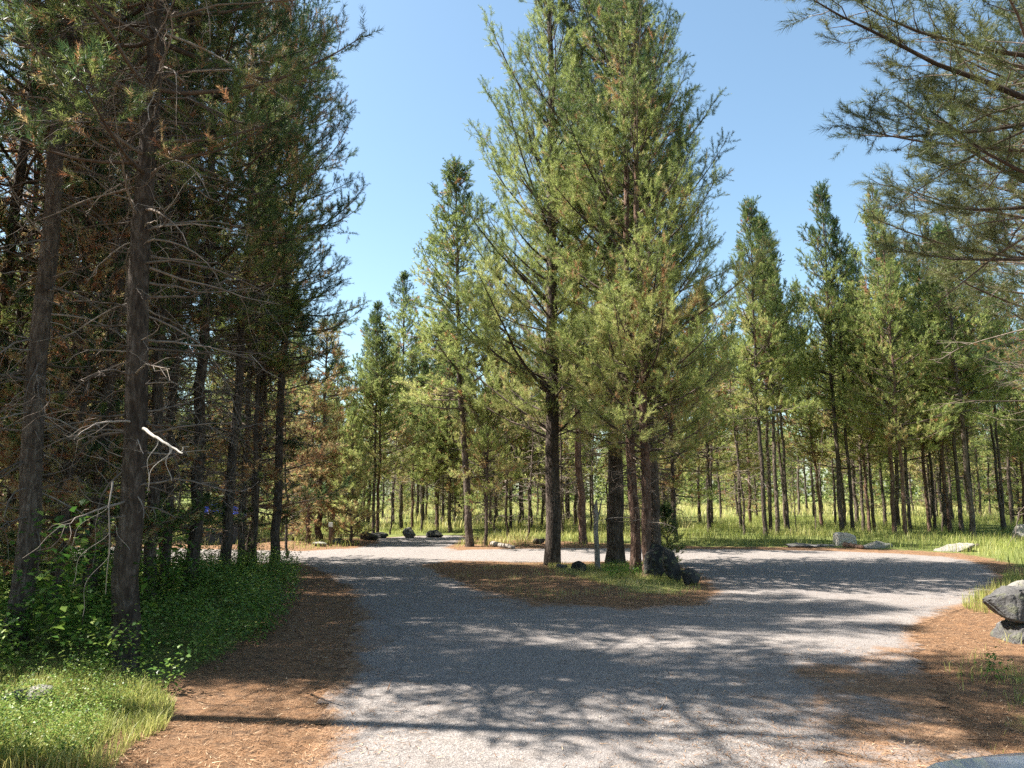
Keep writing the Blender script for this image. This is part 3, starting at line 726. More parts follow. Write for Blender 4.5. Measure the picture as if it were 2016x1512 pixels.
fill(32, polar(12, 40, 46, 75), ('far_a', 'far_b', 'far_c'), 'pine at the far edge of the open meadow behind the grassy stand', 'pines at the far edge of the meadow', (9, 12.5))
fill(16, polar(10, 40, 48, 80), ('under',), 'low young pine at the far edge of the open meadow', 'young pines at the far edge of the meadow', (4, 7.5))
fill(50, polar(-50, 46, 75, 108), ('far_a', 'far_b', 'far_b'), 'distant pine closing off the view at the end of the forest', 'distant pines', (9, 14), 2.)
#PART3
# ------------------------------------------------------------------ grass and undergrowth
rs = np.random.default_rng(99)
def in_poly_points(n, poly, weight=None):
    lo_, hi_ = poly.min(0), poly.max(0); out = []
    c = 0
    while c < n:
        p = rs.uniform(lo_, hi_, (n * 2, 2)); m = sdf(p[:, 0], p[:, 1], poly) < 0
        p = p[m]
        if weight is not None: p = p[rs.uniform(0, 1, len(p)) < weight(p[:, 0], p[:, 1])]
        out.append(p); c += len(p)
        if len(p) == 0: break
    return np.concatenate(out)[:n]
def blades(P, h, w, tone, bend=.45):
    """curved two-segment grass blades"""
    n = len(P); z = terrain(P[:, 0], P[:, 1])
    az = rs.uniform(0, 2 * math.pi, n); b = rs.uniform(.1, 1, n) * bend
    d = np.stack([np.cos(az), np.sin(az), np.zeros(n)], -1); s = np.stack([-np.sin(az), np.cos(az), np.zeros(n)], -1)
    base = np.stack([P[:, 0], P[:, 1], z - .01], -1); up = np.array([0, 0, 1.])
    m = base + up * (h * .55)[:, None] + d * (h * b * .35)[:, None]
    t = base + up * (h * (1 - b * .35))[:, None] + d * (h * b)[:, None]
    W = (w / 2)[:, None]
    v = np.stack([base - s * W, base + s * W, m + s * W * .75, m - s * W * .75, t], 1).reshape(-1, 3)
    i = np.arange(n)[:, None] * 5
    return v, i + np.array([[0, 1, 2, 3]]), i + np.array([[3, 2, 4]]), np.repeat(tone, 5)
def grass_obj(name, label, parts, cat='grass'):
    VV, F4, F3, TT = [], [], [], []; o = 0
    for (v, a, b, t) in parts:
        VV.append(v); F4.append(a + o); F3.append(b + o); TT.append(t); o += len(v)
    me = mesh_np(name, np.concatenate(VV), [np.concatenate(F4), np.concatenate(F3)], M['grass'], np.concatenate(TT))
    g = link(name, me); tag(g, label, cat, kind='stuff'); return g
def clumpw(s, seed, lo_=.35, hi_=.6):
    return lambda x, y: np.clip((fbm(x, y, s, seed) - lo_) / (hi_ - lo_), 0.04, 1)
def mk(P, h0, h1, w, t0, t1, bend=.45, seed=0):
    n = len(P); q = fbm(P[:, 0], P[:, 1], 1.6, seed)
    return blades(P, rs.uniform(h0, h1, n) * (.6 + .8 * q), np.full(n, w) * rs.uniform(.7, 1.3, n), np.clip(t0 + (t1 - t0) * (rs.uniform(0, 1, n) * .5 + q * .8 - .15), 0, 1), bend)
meadow_near = np.array([tuple(p) for p in PX((1300, 1074), (1400, 1077), (1600, 1079), (1760, 1084), (1880, 1091), (1945, 1101), (1985, 1117), (2060, 1133))] + [(19, 17), (34, 30), (40, 50), (14, 50), (9, 38)])
meadow_far = np.array([(8, 34), (14, 50), (40, 50), (34, 30), (90, 60), (110, 110), (0, 120), (-20, 80), (-16, 38), (-4, 36)])
strip = np.array([tuple(p) for p in PX((900, 1079), (1100, 1076), (1330, 1076), (1320, 1050))] + [(3, 42), (-12, 42), (-14, 33)] + [tuple(p) for p in PX((720, 1054), (800, 1053), (905, 1050), (935, 1060), (895, 1077))])
side_far = np.array([(-8, 24.6), (-30, 26), (-40, 44), (-12, 44)] + [tuple(p) for p in PX((735, 1066), (690, 1078), (600, 1084))])
mead = [mk(in_poly_points(60000, meadow_near, clumpw(1.5, 21, .2, .5)), .12, .42, .010, .2, .95, .8, seed=1),  # near blades start darker: shade of the front band put into their tone
        mk(in_poly_points(42000, meadow_far), .3, .65, .035, .6, 1., .8, seed=2),
        mk(in_poly_points(22000, strip, clumpw(1.2, 22, .3, .55)), .1, .34, .012, .35, 1., .8, seed=3),
        mk(in_poly_points(20000, side_far, clumpw(1.8, 23, .3, .6)), .1, .34, .014, .35, 1., .8, seed=4)]
grass_obj('meadow_grass', 'tall yellow green meadow grass across the road', mead)
isl_w = PX((880, 1135), (960, 1162), (1090, 1186), (1250, 1192), (1360, 1184), (1400, 1170), (1385, 1150), (1330, 1115), (1260, 1110), (1120, 1110), (1000, 1112))
grass_obj('island_grass', 'thin sunlit grass on the road island', [
    mk(in_poly_points(9000, isl_grass, clumpw(.6, 31, .4, .62)), .03, .15, .005, .3, 1., .9, seed=5),
    mk(in_poly_points(2200, isl_w, clumpw(.5, 32, .5, .7)), .04, .12, .005, .5, 1., seed=6)])
rv = np.array([tuple(p) for p in PX((1945, 1512), (1935, 1440), (1900, 1370), (1850, 1330), (1990, 1255))] + [(8, 8.5), (8, 3), (3.4, 3)])
vw = np.array([tuple(p) for p in PX((1890, 1195), (1915, 1180), (1950, 1160), (1985, 1135))] + [(15, 12), (9.5, 9)] + [tuple(p) for p in PX((2016, 1220), (1920, 1208))])
grass_obj('verge_grass', 'scattered grass tufts round the stacked rocks and the verge', [
    mk(in_poly_points(3800, rv, clumpw(.45, 41, .52, .62)), .04, .16, .005, .35, .9, .8, seed=7),
    mk(in_poly_points(16000, vw, clumpw(.8, 42, .2, .5)), .08, .26, .007, .3, .9, seed=8)])
lg = PX((-500, 1512), (-500, 1340), (60, 1350), (200, 1345), (320, 1375), (345, 1400), (325, 1440), (260, 1475), (210, 1540))
grass_obj('roadside_grass', 'bright sunlit grass patch at the corner below the stout pine', [
    mk(in_poly_points(26000, lg, clumpw(.5, 51, .3, .55)), .04, .2, .005, .4, 1., .9, seed=9)])

# leafy undergrowth: stems carrying pairs of leaflets
def leafy(P, h0, h1, ls_, t0, t1, nl=9, seed=0):
    n = len(P); z = terrain(P[:, 0], P[:, 1]); q = fbm(P[:, 0], P[:, 1], 1.1, seed)
    H = rs.uniform(h0, h1, n) * (.45 + 1.1 * q)
    lean = rs.normal(0, .25, (n, 2))
    k = nl
    u = rs.uniform(.25, 1, (n, k)); az = rs.uniform(0, 2 * math.pi, (n, k)); L = rs.uniform(.6, 1.2, (n, k)) * ls_
    el = rs.normal(.15, .35, (n, k))
    c = np.stack([P[:, 0:1] + lean[:, 0:1] * H[:, None] * u, P[:, 1:2] + lean[:, 1:2] * H[:, None] * u, z[:, None] + H[:, None] * u], -1)
    off = rs.uniform(.2, 1., (n, k)) * ls_ * 1.4
    d = np.stack([np.cos(az) * np.cos(el), np.sin(az) * np.cos(el), np.sin(el)], -1)
    s = np.stack([-np.sin(az), np.cos(az), rs.normal(0, .3, (n, k))], -1)
    b = c + d * off[..., None]; t = b + d * L[..., None] + np.array([0, 0, -.18]) * L[..., None]; m = b + d * (L * .48)[..., None] + np.array([0, 0, .05]) * L[..., None]
    W = (L * .33)[..., None]
    v = np.stack([b, m + s * W, t, m - s * W], 2).reshape(-1, 3)
    F = np.arange(len(v)).reshape(-1, 4)
    tone = np.repeat(np.clip(t0 + (t1 - t0) * rs.uniform(0, 1, (n, k)) * (.5 + q[:, None]), 0, 1).ravel(), 4)
    return v, F, tone
und = np.array([tuple(p) for p in PX((-400, 1420), (-400, 1130), (0, 1118), (300, 1116), (540, 1112), (578, 1128), (588, 1150), (582, 1190), (548, 1250), (475, 1295), (425, 1330), (335, 1362), (150, 1368))])
und2 = PX((-500, 1512), (-500, 1350), (100, 1345), (230, 1340), (320, 1370), (300, 1400), (200, 1440), (180, 1530))
parts = [leafy(in_poly_points(9500, und, clumpw(.9, 61, .38, .55)), .12, .60, .045, .2, 1., 12, 3),
         leafy(in_poly_points(4000, und2, clumpw(.5, 62, .38, .55)), .03, .30, .020, .2, 1.1, 10, 4),
         leafy(in_poly_points(420, np.array([tuple(p) for p in PX((1185, 1125), (1230, 1122), (1265, 1140), (1200, 1150))])), .06, .2, .03, .1, .5, 7, 5)]
VV, FF, TT = [], [], []; o = 0
for v, f, t in parts: VV.append(v); FF.append(f + o); TT.append(t); o += len(v)
ug = link('undergrowth', mesh_np('undergrowth', np.concatenate(VV), [np.concatenate(FF)], M['leaf'], np.concatenate(TT)))
tag(ug, 'leafy green undergrowth carpeting the floor of the shady forest', 'undergrowth', kind='stuff')
# single broadleaf plants and seed stalks one can point at
def small_plant(px, py, h, n, label, name='leafy_plant', cat='plant', grp=None):
    x, y = G(px, py); r = rs
    v, f, t = leafy(np.tile([[0., 0.]], (n, 1)) + rs.normal(0, h * .16, (n, 2)), h * .5, h * 1.5, .03 + h * .06, .2, .8, 12, 3)
    v[:, 2] -= terrain(np.zeros(1), np.zeros(1))[0]
    st = np.array([[[0, 0, -.02], [.01 * h, 0, h * .3], [.03 * h, .02, h * .6], [.02, .03 * h, h]]])
    e = empty(name, (x, y, gz(x, y))); tag(e, label, cat, grp)
    sv, sf = tubes(st, np.array([[.005, .004, .003, .002]]), 4)
    link('stem', mesh_np('stem', sv, [sf], M['limb'], np.zeros(len(sv))), e)
    link('foliage', mesh_np('foliage', v, [f], M['leaf'], t), e)
small_plant(1958, 1338, .16, 9, 'small pale green herb growing alone in the needle litter by the stacked rocks')
small_plant(335, 1215, .95, 42, 'tall broad leaved shrub catching the light just past the stout pine')
small_plant(150, 1330, 1.0, 48, 'pale sunlit broad leaved shrub at the foot of the stout pine')
small_plant(70, 1300, .8, 36, 'low broad leaved shrub between the edge trunk and the stout pine')
small_plant(330, 1372, .22, 8, 'sprig of pale leaves where the undergrowth meets the needle litter')

# ------------------------------------------------------------------ rocks
def rock_mesh(seed, sx, sy, sz, rough=.03, npts=15, sub=3, upright=0):
    r = random.Random(seed); bm = bmesh.new()
    for i in range(npts):
        v = Vector((r.gauss(0, 1), r.gauss(0, 1), r.gauss(0, 1))).normalized()
        bm.verts.new((v.x * sx / 2, v.y * sy / 2, v.z * sz / 2))
    res = bmesh.ops.convex_hull(bm, input=bm.verts)
    bmesh.ops.delete(bm, geom=[g for g in res['geom_interior'] if isinstance(g, bmesh.types.BMVert)], context='VERTS')
    bmesh.ops.bevel(bm, geom=bm.edges[:], offset=min(sx, sy, sz) * .045, segments=2, affect='EDGES', profile=.6)
    bmesh.ops.triangulate(bm, faces=bm.faces[:])
    for _ in range(sub): 
        long = [e for e in bm.edges if e.calc_length() > max(sx, sy, sz) * .06]
        if long: bmesh.ops.subdivide_edges(bm, edges=long, cuts=1)
        bmesh.ops.triangulate(bm, faces=bm.faces[:])
    bm.normal_update(); m = max(sx, sy, sz)
    for v in bm.verts:
        p = v.co * (3 / m) + Vector((seed * 3.1, 0, 0))
        n = noise.noise(p) * 1.2 + noise.noise(p * 2.7) * .6 + noise.noise(p * 7) * .3
        v.co += v.normal * n * m * rough
    me = bpy.data.meshes.new('rock'); bm.to_mesh(me); bm.free()
    for p in me.polygons: p.use_smooth = True
    return me
def rock(px, py, size, seed, mat, label, rot=(0, 0, 0), lift=0., group=None, dy=0, rough=.03, xy=None):
    x, y = xy or G(px, py); me = rock_mesh(seed, *size, rough=rough); me.materials.append(M[mat])
    o = link('rock', me, None, (x, y + dy, gz(x, y) + lift), tuple(R(a) for a in rot))
    tag(o, label, 'rock', group); return o
# stacked rocks on the right verge
def block_rock(name, pts, mat, label, loc, rough=.03, seed=1, group=None):
    bm = bmesh.new()
    for p in pts: bm.verts.new(p)
    res = bmesh.ops.convex_hull(bm, input=bm.verts)
    inner = [g for g in res['geom_interior'] if isinstance(g, bmesh.types.BMVert)]
    if inner: bmesh.ops.delete(bm, geom=inner, context='VERTS')
    bmesh.ops.bevel(bm, geom=bm.edges[:], offset=.018, segments=2, affect='EDGES')
    bmesh.ops.triangulate(bm, faces=bm.faces[:])
    for _ in range(4):
        long = [e for e in bm.edges if e.calc_length() > .035]
        if long: bmesh.ops.subdivide_edges(bm, edges=long, cuts=1)
        bmesh.ops.triangulate(bm, faces=bm.faces[:])
    bm.normal_update()
    for v in bm.verts:
        p = v.co * 5 + Vector((seed * 3.1, 0, 0))
        v.co += v.normal * (noise.noise(p) * .9 + noise.noise(p * 3) * .5 + noise.noise(p * 8) * .25) * rough
    me = bpy.data.meshes.new(name); bm.to_mesh(me); bm.free(); me.materials.append(M[mat])
    for p in me.polygons: p.use_smooth = True
    o = link(name, me, None, loc); tag(o, label, 'rock', group); return o
bx_, by_ = G(2022, 1268)
block_rock('rock', [(-.26, -.22, -.1), (.5, -.25, -.1), (.6, .3, -.1), (-.2, .35, -.1), (-.10, -.14, .15), (-.02, -.18, .23), (.42, -.2, .27), (.5, .2, .28), (-.05, .25, .23), (.1, -.24, .16)],
    'rock_grey', 'split grey rock at the bottom of the roadside stack', (bx_ - .0, by_ + .1, 0), .035, 3)
block_rock('rock', [(-.37, 0, .19), (-.32, .12, .15), (-.20, -.16, -.02), (-.12, -.2, -.05), (.34, -.22, -.04), (.42, .2, 0), (-.12, .24, .02), (-.08, -.14, .29), (.12, -.14, .335), (.38, -.1, .31), (.42, .16, .30), (0, .2, .31), (-.2, .1, .25)],
    'rock_grey', 'wedge shaped dark grey rock lying on top of the roadside stack', (bx_ + .0, by_ + .12, .27), .022, 5)
rock(2014, 1222, (.7, .6, .55), 8, 'rock_pale', 'bleached white rock just behind the stacked pair', (0, 0, 30), .16, xy=(G(2010, 1215)[0] + .25, G(2010, 1215)[1] + .35))
# pale boulder and slabs on the far verge
def at_px(px, py): x, y = G(px, py); return (x, y, gz(x, y))
bxp = at_px(1663, 1078)
block_rock('rock', [(-.30, -.22, -.1), (.30, -.22, -.1), (.32, .2, -.1), (-.28, .2, -.1), (-.29, -.2, .36), (-.14, -.18, .40), (.10, -.18, .38), (.28, -.2, .28), (.26, .18, .27), (-.28, .18, .38)],
    'rock_white', 'blocky pale boulder standing at the grass edge', bxp, .02, 9)
rock(1724, 1081, (1.15, .7, .36), 12, 'rock_pale', 'low pale rock just past the blocky boulder', (0, 0, 20), .04)
rock(1593, 1079, (1.7, .6, .18), 13, 'rock_grey', 'thin flat grey slab lying in the grass before the boulder', (0, 2, 5), .03)
rock(1882, 1088, (1.3, .8, .32), 14, 'rock_pale', 'pale tilted slab at the bend of the road', (0, -8, -12), .05)
rock(2030, 1062, (.7, .6, .8), 15, 'rock_pale', 'small bright rock at the meadow edge beyond the slab', (0, 0, 0), .2, xy=(G(2014, 1066)[0], G(2014, 1066)[1]))
# island stones
rock(1290, 1140, (.5, .42, .85), 21, 'rock_dark', 'black upright stone leaning on the island clump', (0, 8, 20), .26)
rock(1322, 1145, (.36, .36, .80), 22, 'rock_dark', 'black pointed stone leaning outward on the island', (0, -24, 10), .26)
rock(1357, 1152, (.52, .4, .36), 23, 'rock_dark', 'low squat black stone at the tip of the island', (0, 0, 40), .13)
rock(1140, 1128, (.34, .3, .42), 24, 'rock_dark', 'small peaked dark stone in the island grass', (0, 12, 0), .08)
rock(1105, 1122, (.3, .25, .16), 25, 'rock_grey', 'little flat stone near the tall island trunk', (0, 0, 0), .04)
# rocks round the parking spur
rock(722, 1063, (.8, .6, .42), 31, 'rock_dark', 'low dark boulder below the grey twin pines', (0, 0, 0), .1)
rock(746, 1060, (.85, .6, .45), 32, 'rock_dark', 'rounded dark boulder under the slimmer twin pine', (0, 0, 60), .1)
rock(806, 1059, (.62, .5, .5), 33, 'rock_grey', 'round speckled boulder in the middle of the spur edge', (0, 0, 0), .16)
rock(856, 1058, (.75, .5, .4), 34, 'rock_dark', 'pointed dark boulder at the far end of the spur', (0, 0, 0), .1)
rock(668, 1072, (.5, .4, .25), 35, 'rock_grey', 'small grey rock beside the marker post', (0, 0, 0), .06)
rock(628, 1078, (.5, .4, .2), 36, 'rock_pale', 'flat pale rock at the foot of the red brown trunks', (0, 0, 0), .05)
rock(30, 1396, (.42, .3, .16), 37, 'rock_grey', 'flat grey stone half buried in the bright grass', (0, 0, 0), .05)
rock(72, 1392, (.3, .22, .16), 38, 'rock_pale', 'white speckled stone in the bright grass', (0, 0, 0), .06)

# ------------------------------------------------------------------ logs, snag, broken branches
def log(p0, p1, r, label, mat='dead_wood', name='fallen_log', seed=0):
    a, b = Vector(p0), Vector(p1); rr = np.random.default_rng(seed)
    P = np.array([a.lerp(b, i / 9) for i in range(10)]) + rr.normal(0, r * .12, (10, 3))
    Vt, Ft = tubes(P[None], (r * np.linspace(1.1, .75, 10))[None], 10)
    n = len(Vt); caps = [np.arange(10)[::-1][None], (n - 10 + np.arange(10))[None]]
    F = [Ft, np.concatenate(caps)]
    o = link(name, mesh_np(name, Vt, F, M[mat], smooth=True)); tag(o, label, 'log'); return o
def P3(px, py, z): x, y = G(px, py); return (x, y, gz(x, y) + z)
log(P3(968, 1076, .06), P3(1012, 1081, .05), .08, 'short fallen log on the far verge past the pink trunk', 'dead_wood', seed=1)
log(P3(1055, 1074, .08), P3(1072, 1073, .1), .09, 'dark log end peeping out behind the tall island trunk', 'bark', seed=2)
log(P3(1893, 1083, .06), P3(1930, 1084, .05), .06, 'dark rotten log by the tilted slab', 'bark', seed=3)
log(P3(1663, 1080, .05), P3(1700, 1083, .06), .08, 'brown log shape standing in for the shadow of the blocky boulder', 'bark_red', seed=4)  # log shape added in place of the boulder's cast shadow
# broken grey snag on the island
sx, sy = G(1177, 1125)
e = empty('broken_snag', (sx, sy, gz(sx, sy) - .02)); tag(e, 'thin broken off grey snag between two island trunks', 'snag')
P = np.array([[0, 0, -.1], [-.01, 0, .4], [-.03, .01, .8], [-.02, 0, 1.1], [-.02, .01, 1.35], [0, 0, 1.48]]); rr_ = np.array([.065, .058, .052, .055, .04, .012])
sv, sf = tubes(P[None], rr_[None], 10); link('trunk', mesh_np('trunk', sv, [sf], M['dead_wood'], smooth=True), e)
P = np.array([[[-.02, 0, 1.05], [.05, -.01, 1.2], [.09, 0, 1.38], [.12, 0, 1.5]]]); sv, sf = tubes(P, np.array([[.025, .02, .015, .004]]), 6)
link('branch', mesh_np('branch', sv, [sf], M['dead_wood'], smooth=True), e)
# bright broken limb caught in the stout pine, and a hanging peeled branch
def at_dist(px, py, d):
    u, v = (px - 1008) / FPX, (756 - py) / FPX; z = SP + CP * v; f = CP - SP * v
    t = d / f; return np.array([u * t, d, CAM_H + z * t])
M['peeled'] = simple('peeled_pale_wood', (.45, .41, .36), .8)
M['twig_grey'] = simple('grey_twig', (.26, .23, .20), .9)
def bent(name, pts, r0, r1, label, side=()):
    pts = np.array(pts); t = np.linspace(0, 1, 14); tt = np.linspace(0, 1, len(pts))
    P = np.stack([np.interp(t, tt, pts[:, k]) for k in range(3)], -1)
    P[1:-1] += rs.normal(0, r0 * .25, (12, 3))
    PP = [P]; RR = [np.linspace(r0, r1, 14)]
    for (i, d, l) in side:
        q = P[i]; d = np.array(d, float); d /= np.linalg.norm(d)
        PP.append(np.stack([q + d * l * k / 13 + np.array([0, 0, -.5]) * l * (k / 13) ** 2 + np.array([.1, 0, 0]) * l * math.sin(k * .6) for k in range(14)])); RR.append(np.linspace(r1 * .6, .0015, 14))
    v, f = tubes(np.array(PP), np.array(RR), 7)
    o = link(name, mesh_np(name, v, [f], M['peeled'], smooth=True)); tag(o, label, 'branch'); return o
bent('broken_branch', [at_dist(282, 844, 6.7), at_dist(318, 868, 6.5), at_dist(360, 893, 6.3)], .016, .007, 'bright white broken branch sticking out of the stout roadside pine',
     [(8, (.2, -.2, -.6), .22), (10, (-.5, 0, -.5), .3), (5, (-.3, 0, -1), .25), (12, (.3, .1, .6), .12)])
bent('hanging_branch', [at_dist(222, 948, 6.3), at_dist(214, 1000, 6.25), at_dist(216, 1070, 6.3), at_dist(208, 1170, 6.5)], .007, .003, 'peeled pale branch hanging down beside the stout roadside trunk',
     [(4, (-.6, 0, -.3), .35), (7, (-.7, .1, -.5), .4), (9, (-.5, 0, -.8), .4), (6, (.4, 0, -.3), .2)]).data.materials[0] = M['twig_grey']

# ------------------------------------------------------------------ marker post, tent
px_, py_ = G(650, 1077)
e = empty('marker_post', (px_, py_, gz(px_, py_))); tag(e, 'short brown marker post with a pale top beside the small yellow pine', 'post')
def box_mesh(name, c, s, mat, bev=.008):
    bm = bmesh.new(); bmesh.ops.create_cube(bm, size=1)
    for v in bm.verts: v.co = Vector((v.co.x * s[0] + c[0], v.co.y * s[1] + c[1], v.co.z * s[2] + c[2]))
    if bev: bmesh.ops.bevel(bm, geom=bm.edges[:], offset=bev, segments=2, affect='EDGES')
    me = bpy.data.meshes.new(name); bm.to_mesh(me); bm.free(); me.materials.append(M[mat]); return me
link('post', box_mesh('post', (0, 0, .28), (.10, .10, .62), 'post'), e)
link('plate', box_mesh('plate', (0, -.005, .66), (.13, .05, .14), 'post_pale'), e)
# tent: dark walls under a blue pitched fly sheet
tx, ty = at_dist(418, 1060, 25.5)[:2]
e = empty('tent', (tx, ty + .6, gz(tx, ty)), R(12)); tag(e, 'blue topped tent with dark walls behind the shady trunks', 'tent')
def tent_wall():
    bm = bmesh.new(); nx, nz = 8, 5
    ring = []
    for j in range(nz + 1):
        t = j / nz; z = 1.0 * t; hw = .85 - .10 * t; hd = .9 - .08 * t
        ring.append([bm.verts.new((x * hw, y * hd, z)) for x, y in ((-1, -1), (-.33, -1.02), (.33, -1.02), (1, -1), (1.02, 0), (1, 1), (0, 1.02), (-1, 1), (-1.02, 0))])
    for j in range(nz):
        for i in range(9): bm.faces.new((ring[j][i], ring[j][(i + 1) % 9], ring[j + 1][(i + 1) % 9], ring[j + 1][i]))
    me = bpy.data.meshes.new('wall'); bm.to_mesh(me); bm.free(); me.materials.append(M['tent_grey']); return me
link('wall', tent_wall(), e)
def fly():
    bm = bmesh.new(); n = 14; g = []
    for i in range(n + 1):
        row = []
        for j in range(n + 1):
            x = (i / n * 2 - 1); y = (j / n * 2 - 1)
            z = 1.36 - .40 * max(abs(x), abs(y)) ** 1.2 - .05 * abs(math.sin(math.atan2(y, x) * 2)) * math.hypot(x, y)
            row.append(bm.verts.new((x * .98, y * 1.02, z + .012 * math.sin(i * 2.1 + j * 1.3))))
        g.append(row)
    for i in range(n):
        for j in range(n): bm.faces.new((g[i][j], g[i + 1][j], g[i + 1][j + 1], g[i][j + 1]))
    bmesh.ops.solidify(bm, geom=bm.faces[:], thickness=.012)
    me = bpy.data.meshes.new('fly_sheet'); bm.to_mesh(me); bm.free(); me.materials.append(M['tarp_blue'])
    for p in me.polygons: p.use_smooth = True
    return me
link('fly_sheet', fly(), e)
for sxx in (-1, 1):
    for syy in (-1, 1):
        P = np.array([[[sxx * .9, syy * .95, 1.0], [sxx * 1.1, syy * 1.15, .55], [sxx * 1.25, syy * 1.35, .2], [sxx * 1.35, syy * 1.5, 0]]])
        v, f = tubes(P, np.full((1, 4), .006), 4); link('guy_rope', mesh_np('guy_rope', v, [f], M['post_pale']), e)

# ------------------------------------------------------------------ the silver car beside the camera
def loft(name, stations, mat, n=28, expo=3.2, smooth=True):
    """stations: (y, halfwidth, z_bottom, z_top)"""
    bm = bmesh.new(); rings = []
    for (y, hw, z0, z1) in stations:
        cz, hz = (z0 + z1) / 2, (z1 - z0) / 2; r = []
        for k in range(n):
            a = 2 * math.pi * (k + .5) / n; c, s_ = math.cos(a), math.sin(a)
            r.append(bm.verts.new((math.copysign(abs(c) ** (2 / expo), c) * hw, y, cz + math.copysign(abs(s_) ** (2 / expo), s_) * hz)))
        rings.append(r)
    for a, b in zip(rings, rings[1:]):
        for k in range(n): bm.faces.new((a[k], a[(k + 1) % n], b[(k + 1) % n], b[k]))
    bm.faces.new(rings[0][::-1]); bm.faces.new(rings[-1])
    bmesh.ops.recalc_face_normals(bm, faces=bm.faces[:])
    me = bpy.data.meshes.new(name); bm.to_mesh(me); bm.free(); me.materials.append(M[mat])
    for p in me.polygons: p.use_smooth = smooth
    return me
CX = 1.42; CZ = 1.062
car = empty('parked_car', (CX, 0, 0)); tag(car, 'silver car nosing in at the corner of the road, only its bonnet edge showing', 'car')
car.scale = (1, 1, CZ)
link('body', loft('body', [(1.80, .55, .45, .80), (1.77, .70, .36, .92), (1.68, .82, .30, 1.0), (1.5, .89, .26, 1.045), (1.2, .92, .25, 1.065), (.6, .93, .25, 1.10), (.0, .93, .25, 1.08),
    (-1.2, .93, .25, 1.08), (-2.2, .92, .28, 1.08), (-2.65, .88, .32, 1.02), (-2.8, .78, .42, .9)], 'paint', 40, 4.2), car)
link('windows', loft('windows', [(.52, .74, .95, 1.10), (.2, .76, .95, 1.32), (-.25, .76, .95, 1.58), (-1.6, .75, .95, 1.60), (-2.2, .73, .95, 1.5), (-2.55, .70, .95, 1.1)], 'glass', 36, 4.5), car)
link('roof', loft('roof', [(-.10, .66, 1.54, 1.585), (-.3, .70, 1.56, 1.64), (-1.5, .70, 1.57, 1.66), (-2.2, .66, 1.5, 1.6), (-2.35, .6, 1.46, 1.52)], 'paint', 30, 3.5), car)
link('bonnet', loft('bonnet', [(1.60, .50, 1.0, 1.038), (1.5, .66, 1.0, 1.062), (1.2, .74, 1.02, 1.082), (.75, .76, 1.04, 1.108), (.58, .74, 1.05, 1.108)], 'paint', 30, 3.5), car)
link('grille', box_mesh('grille', (0, 1.80, .62), (.9, .05, .22), 'black', .02), car)
for sx_ in (-1, 1):
    me = loft('headlight', [(0, .02, -.02, .02), (-.04, .16, -.07, .07), (-.2, .19, -.08, .08), (-.3, .1, -.04, .04)], 'lamp', 20, 2.6)
    link('headlight', me, car, (sx_ * .64, 1.80, .78), (0, 0, -sx_ * R(18)))
    me = loft('mirror', [(.09, .03, -.03, .03), (.06, .10, -.07, .07), (-.05, .12, -.08, .08), (-.06, .11, -.07, .07)], 'paint', 20, 3)
    link('mirror', me, car, (sx_ * .93, .15, 1.10))
    for wy_ in (1.0, -1.9):
        wv = []; bm = bmesh.new(); prof = [(.20, -.09), (.32, -.10), (.345, -.07), (.345, .07), (.32, .10), (.20, .09)]; rg = []
        for k in range(40):
            a = k / 40 * 2 * math.pi; rg.append([bm.verts.new((h, math.cos(a) * r_, math.sin(a) * r_)) for r_, h in prof])
        for k in range(40):
            for q in range(5): bm.faces.new((rg[k][q], rg[k][q + 1], rg[(k + 1) % 40][q + 1], rg[(k + 1) % 40][q]))
        me = bpy.data.meshes.new('wheel'); bm.to_mesh(me); bm.free(); me.materials.append(M['rubber'])
        for p in me.polygons: p.use_smooth = True
        wh = link('wheel', me, car, (sx_ * .84, wy_, .345))
        link('rim', loft('rim', [(-.07, .2, -.2, .2), (.0, .215, -.215, .215), (.07, .2, -.2, .2), (.085, .05, -.05, .05)], 'lamp', 30, 2), wh, (0, 0, 0), (0, 0, R(-90) * sx_))

# ------------------------------------------------------------------ the far wood closing the horizon (one mass)
nt_ = 620
aa = rs.uniform(R(-62), R(62), nt_); dd = rs.uniform(112, 165, nt_); hh = rs.uniform(7, 13, nt_)
cx, cy = dd * np.sin(aa), dd * np.cos(aa); k = 170
u = rs.uniform(0, 1, (nt_, k)) ** .8; a_ = rs.uniform(0, 2 * math.pi, (nt_, k)); rr = rs.uniform(.3, 1, (nt_, k)) * (2.4 * (1 - u) ** .7 + .15)
pos = np.stack([cx[:, None] + np.cos(a_) * rr, cy[:, None] + np.sin(a_) * rr, .3 + u * hh[:, None]], -1).reshape(-1, 3)
dr = np.stack([np.cos(a_), np.sin(a_), rs.uniform(.2, 1.2, (nt_, k))], -1).reshape(-1, 3)
tn = np.repeat(rs.uniform(.25, .55, nt_), k) + rs.normal(0, .06, nt_ * k)
LOD['mass'] = (5, .16, 4.5)
fm = link('far_wood', shoots_mesh('far_wood', pos, dr, rs.uniform(1.2, 2.2, nt_ * k), np.clip(tn, 0, 1), 'mass', rs))
tag(fm, 'far off green wood reading as one mass at the horizon', 'wood', kind='stuff')

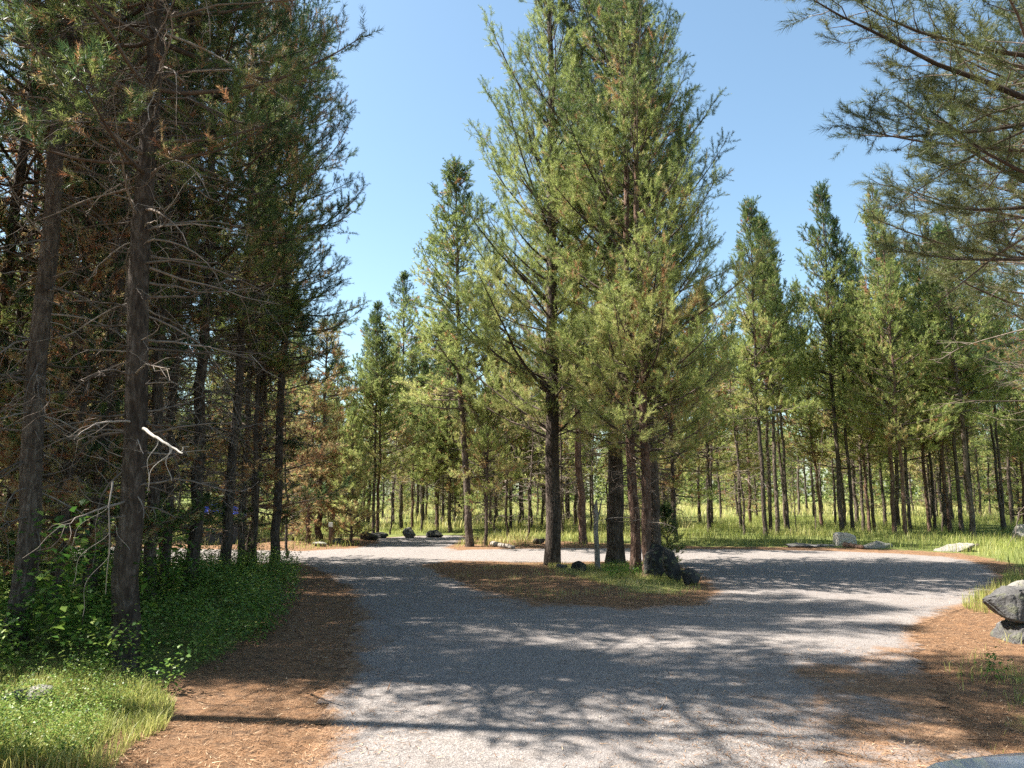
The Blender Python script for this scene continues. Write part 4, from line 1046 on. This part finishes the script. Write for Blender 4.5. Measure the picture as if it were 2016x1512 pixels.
# ------------------------------------------------------------------ loose needles and twigs on the floor
M['litter'] = needle_material('fallen_needles', [(0, (.07, .035, .02)), (.35, (.17, .085, .04)), (.65, (.34, .20, .11)), (1, (.58, .45, .30))], .05, .3)
n0 = 420000
p = np.stack([rs.uniform(-6.5, 9.5, n0), 3.2 + 17 * rs.uniform(0, 1, n0) ** 1.5], -1)
x, y = p[:, 0], p[:, 1]
do, di = sdf(x, y, road), sdf(x, y, island)
rt = np.clip((x - .2) / 1.2, 0, 1) * np.clip((8.6 - y) / 1.2, 0, 1)
fr = np.clip((14.5 - y) / 2.5, 0, 1) * np.clip((2.5 - x) / 2.0, 0, 1)
onroad = (do < 0) & (di > 0)
wgt = np.where(onroad, np.maximum(np.exp(do / (.3 + rt * 1.9)) , np.exp(-di / (.3 + .6 * fr))) * (.15 + 1.1 * np.clip(fbm(x, y, 1.1, 71) * 2.4 - .75, 0, 1)), .25 + .75 * np.clip(fbm(x, y, .8, 72) * 2.2 - .5, 0, 1))
wgt = np.where(onroad, np.maximum(wgt, .02), wgt)
wgt *= np.where(sdf(x, y, meadow) < 0, .1, 1) * np.where(sdf(x, y, left_green) < -.3, .25, 1)
p = p[rs.uniform(0, 1, n0) < wgt * .55]; n = len(p); x, y = p[:, 0], p[:, 1]
z = np.where((sdf(x, y, road) < .15) & (sdf(x, y, island) > -.15), .010, terrain(x, y) + .004) + rs.uniform(0, .008, n)
a = rs.uniform(0, math.pi * 2, n); L = rs.uniform(.03, .08, n); wd = rs.uniform(.003, .007, n)
big = rs.uniform(0, 1, n) < .004; L = np.where(big, L * 3.2, L); wd = np.where(big, wd * 2, wd)
d = np.stack([np.cos(a), np.sin(a), rs.uniform(0, .22, n)], -1); sd_ = np.stack([-np.sin(a), np.cos(a), rs.uniform(-.3, .3, n)], -1)
b = np.stack([x, y, z], -1)
v = np.stack([b - sd_ * wd[:, None] / 2, b + sd_ * wd[:, None] / 2, b + d * L[:, None]], 1).reshape(-1, 3)
lt = link('needle_litter', mesh_np('needle_litter', v, [np.arange(len(v)).reshape(-1, 3)], M['litter'], np.repeat(np.clip(rs.normal(.5, .22, n), 0, 1), 3)))
tag(lt, 'fallen pine needles strewn over the road edges and island', 'needle litter', kind='stuff')
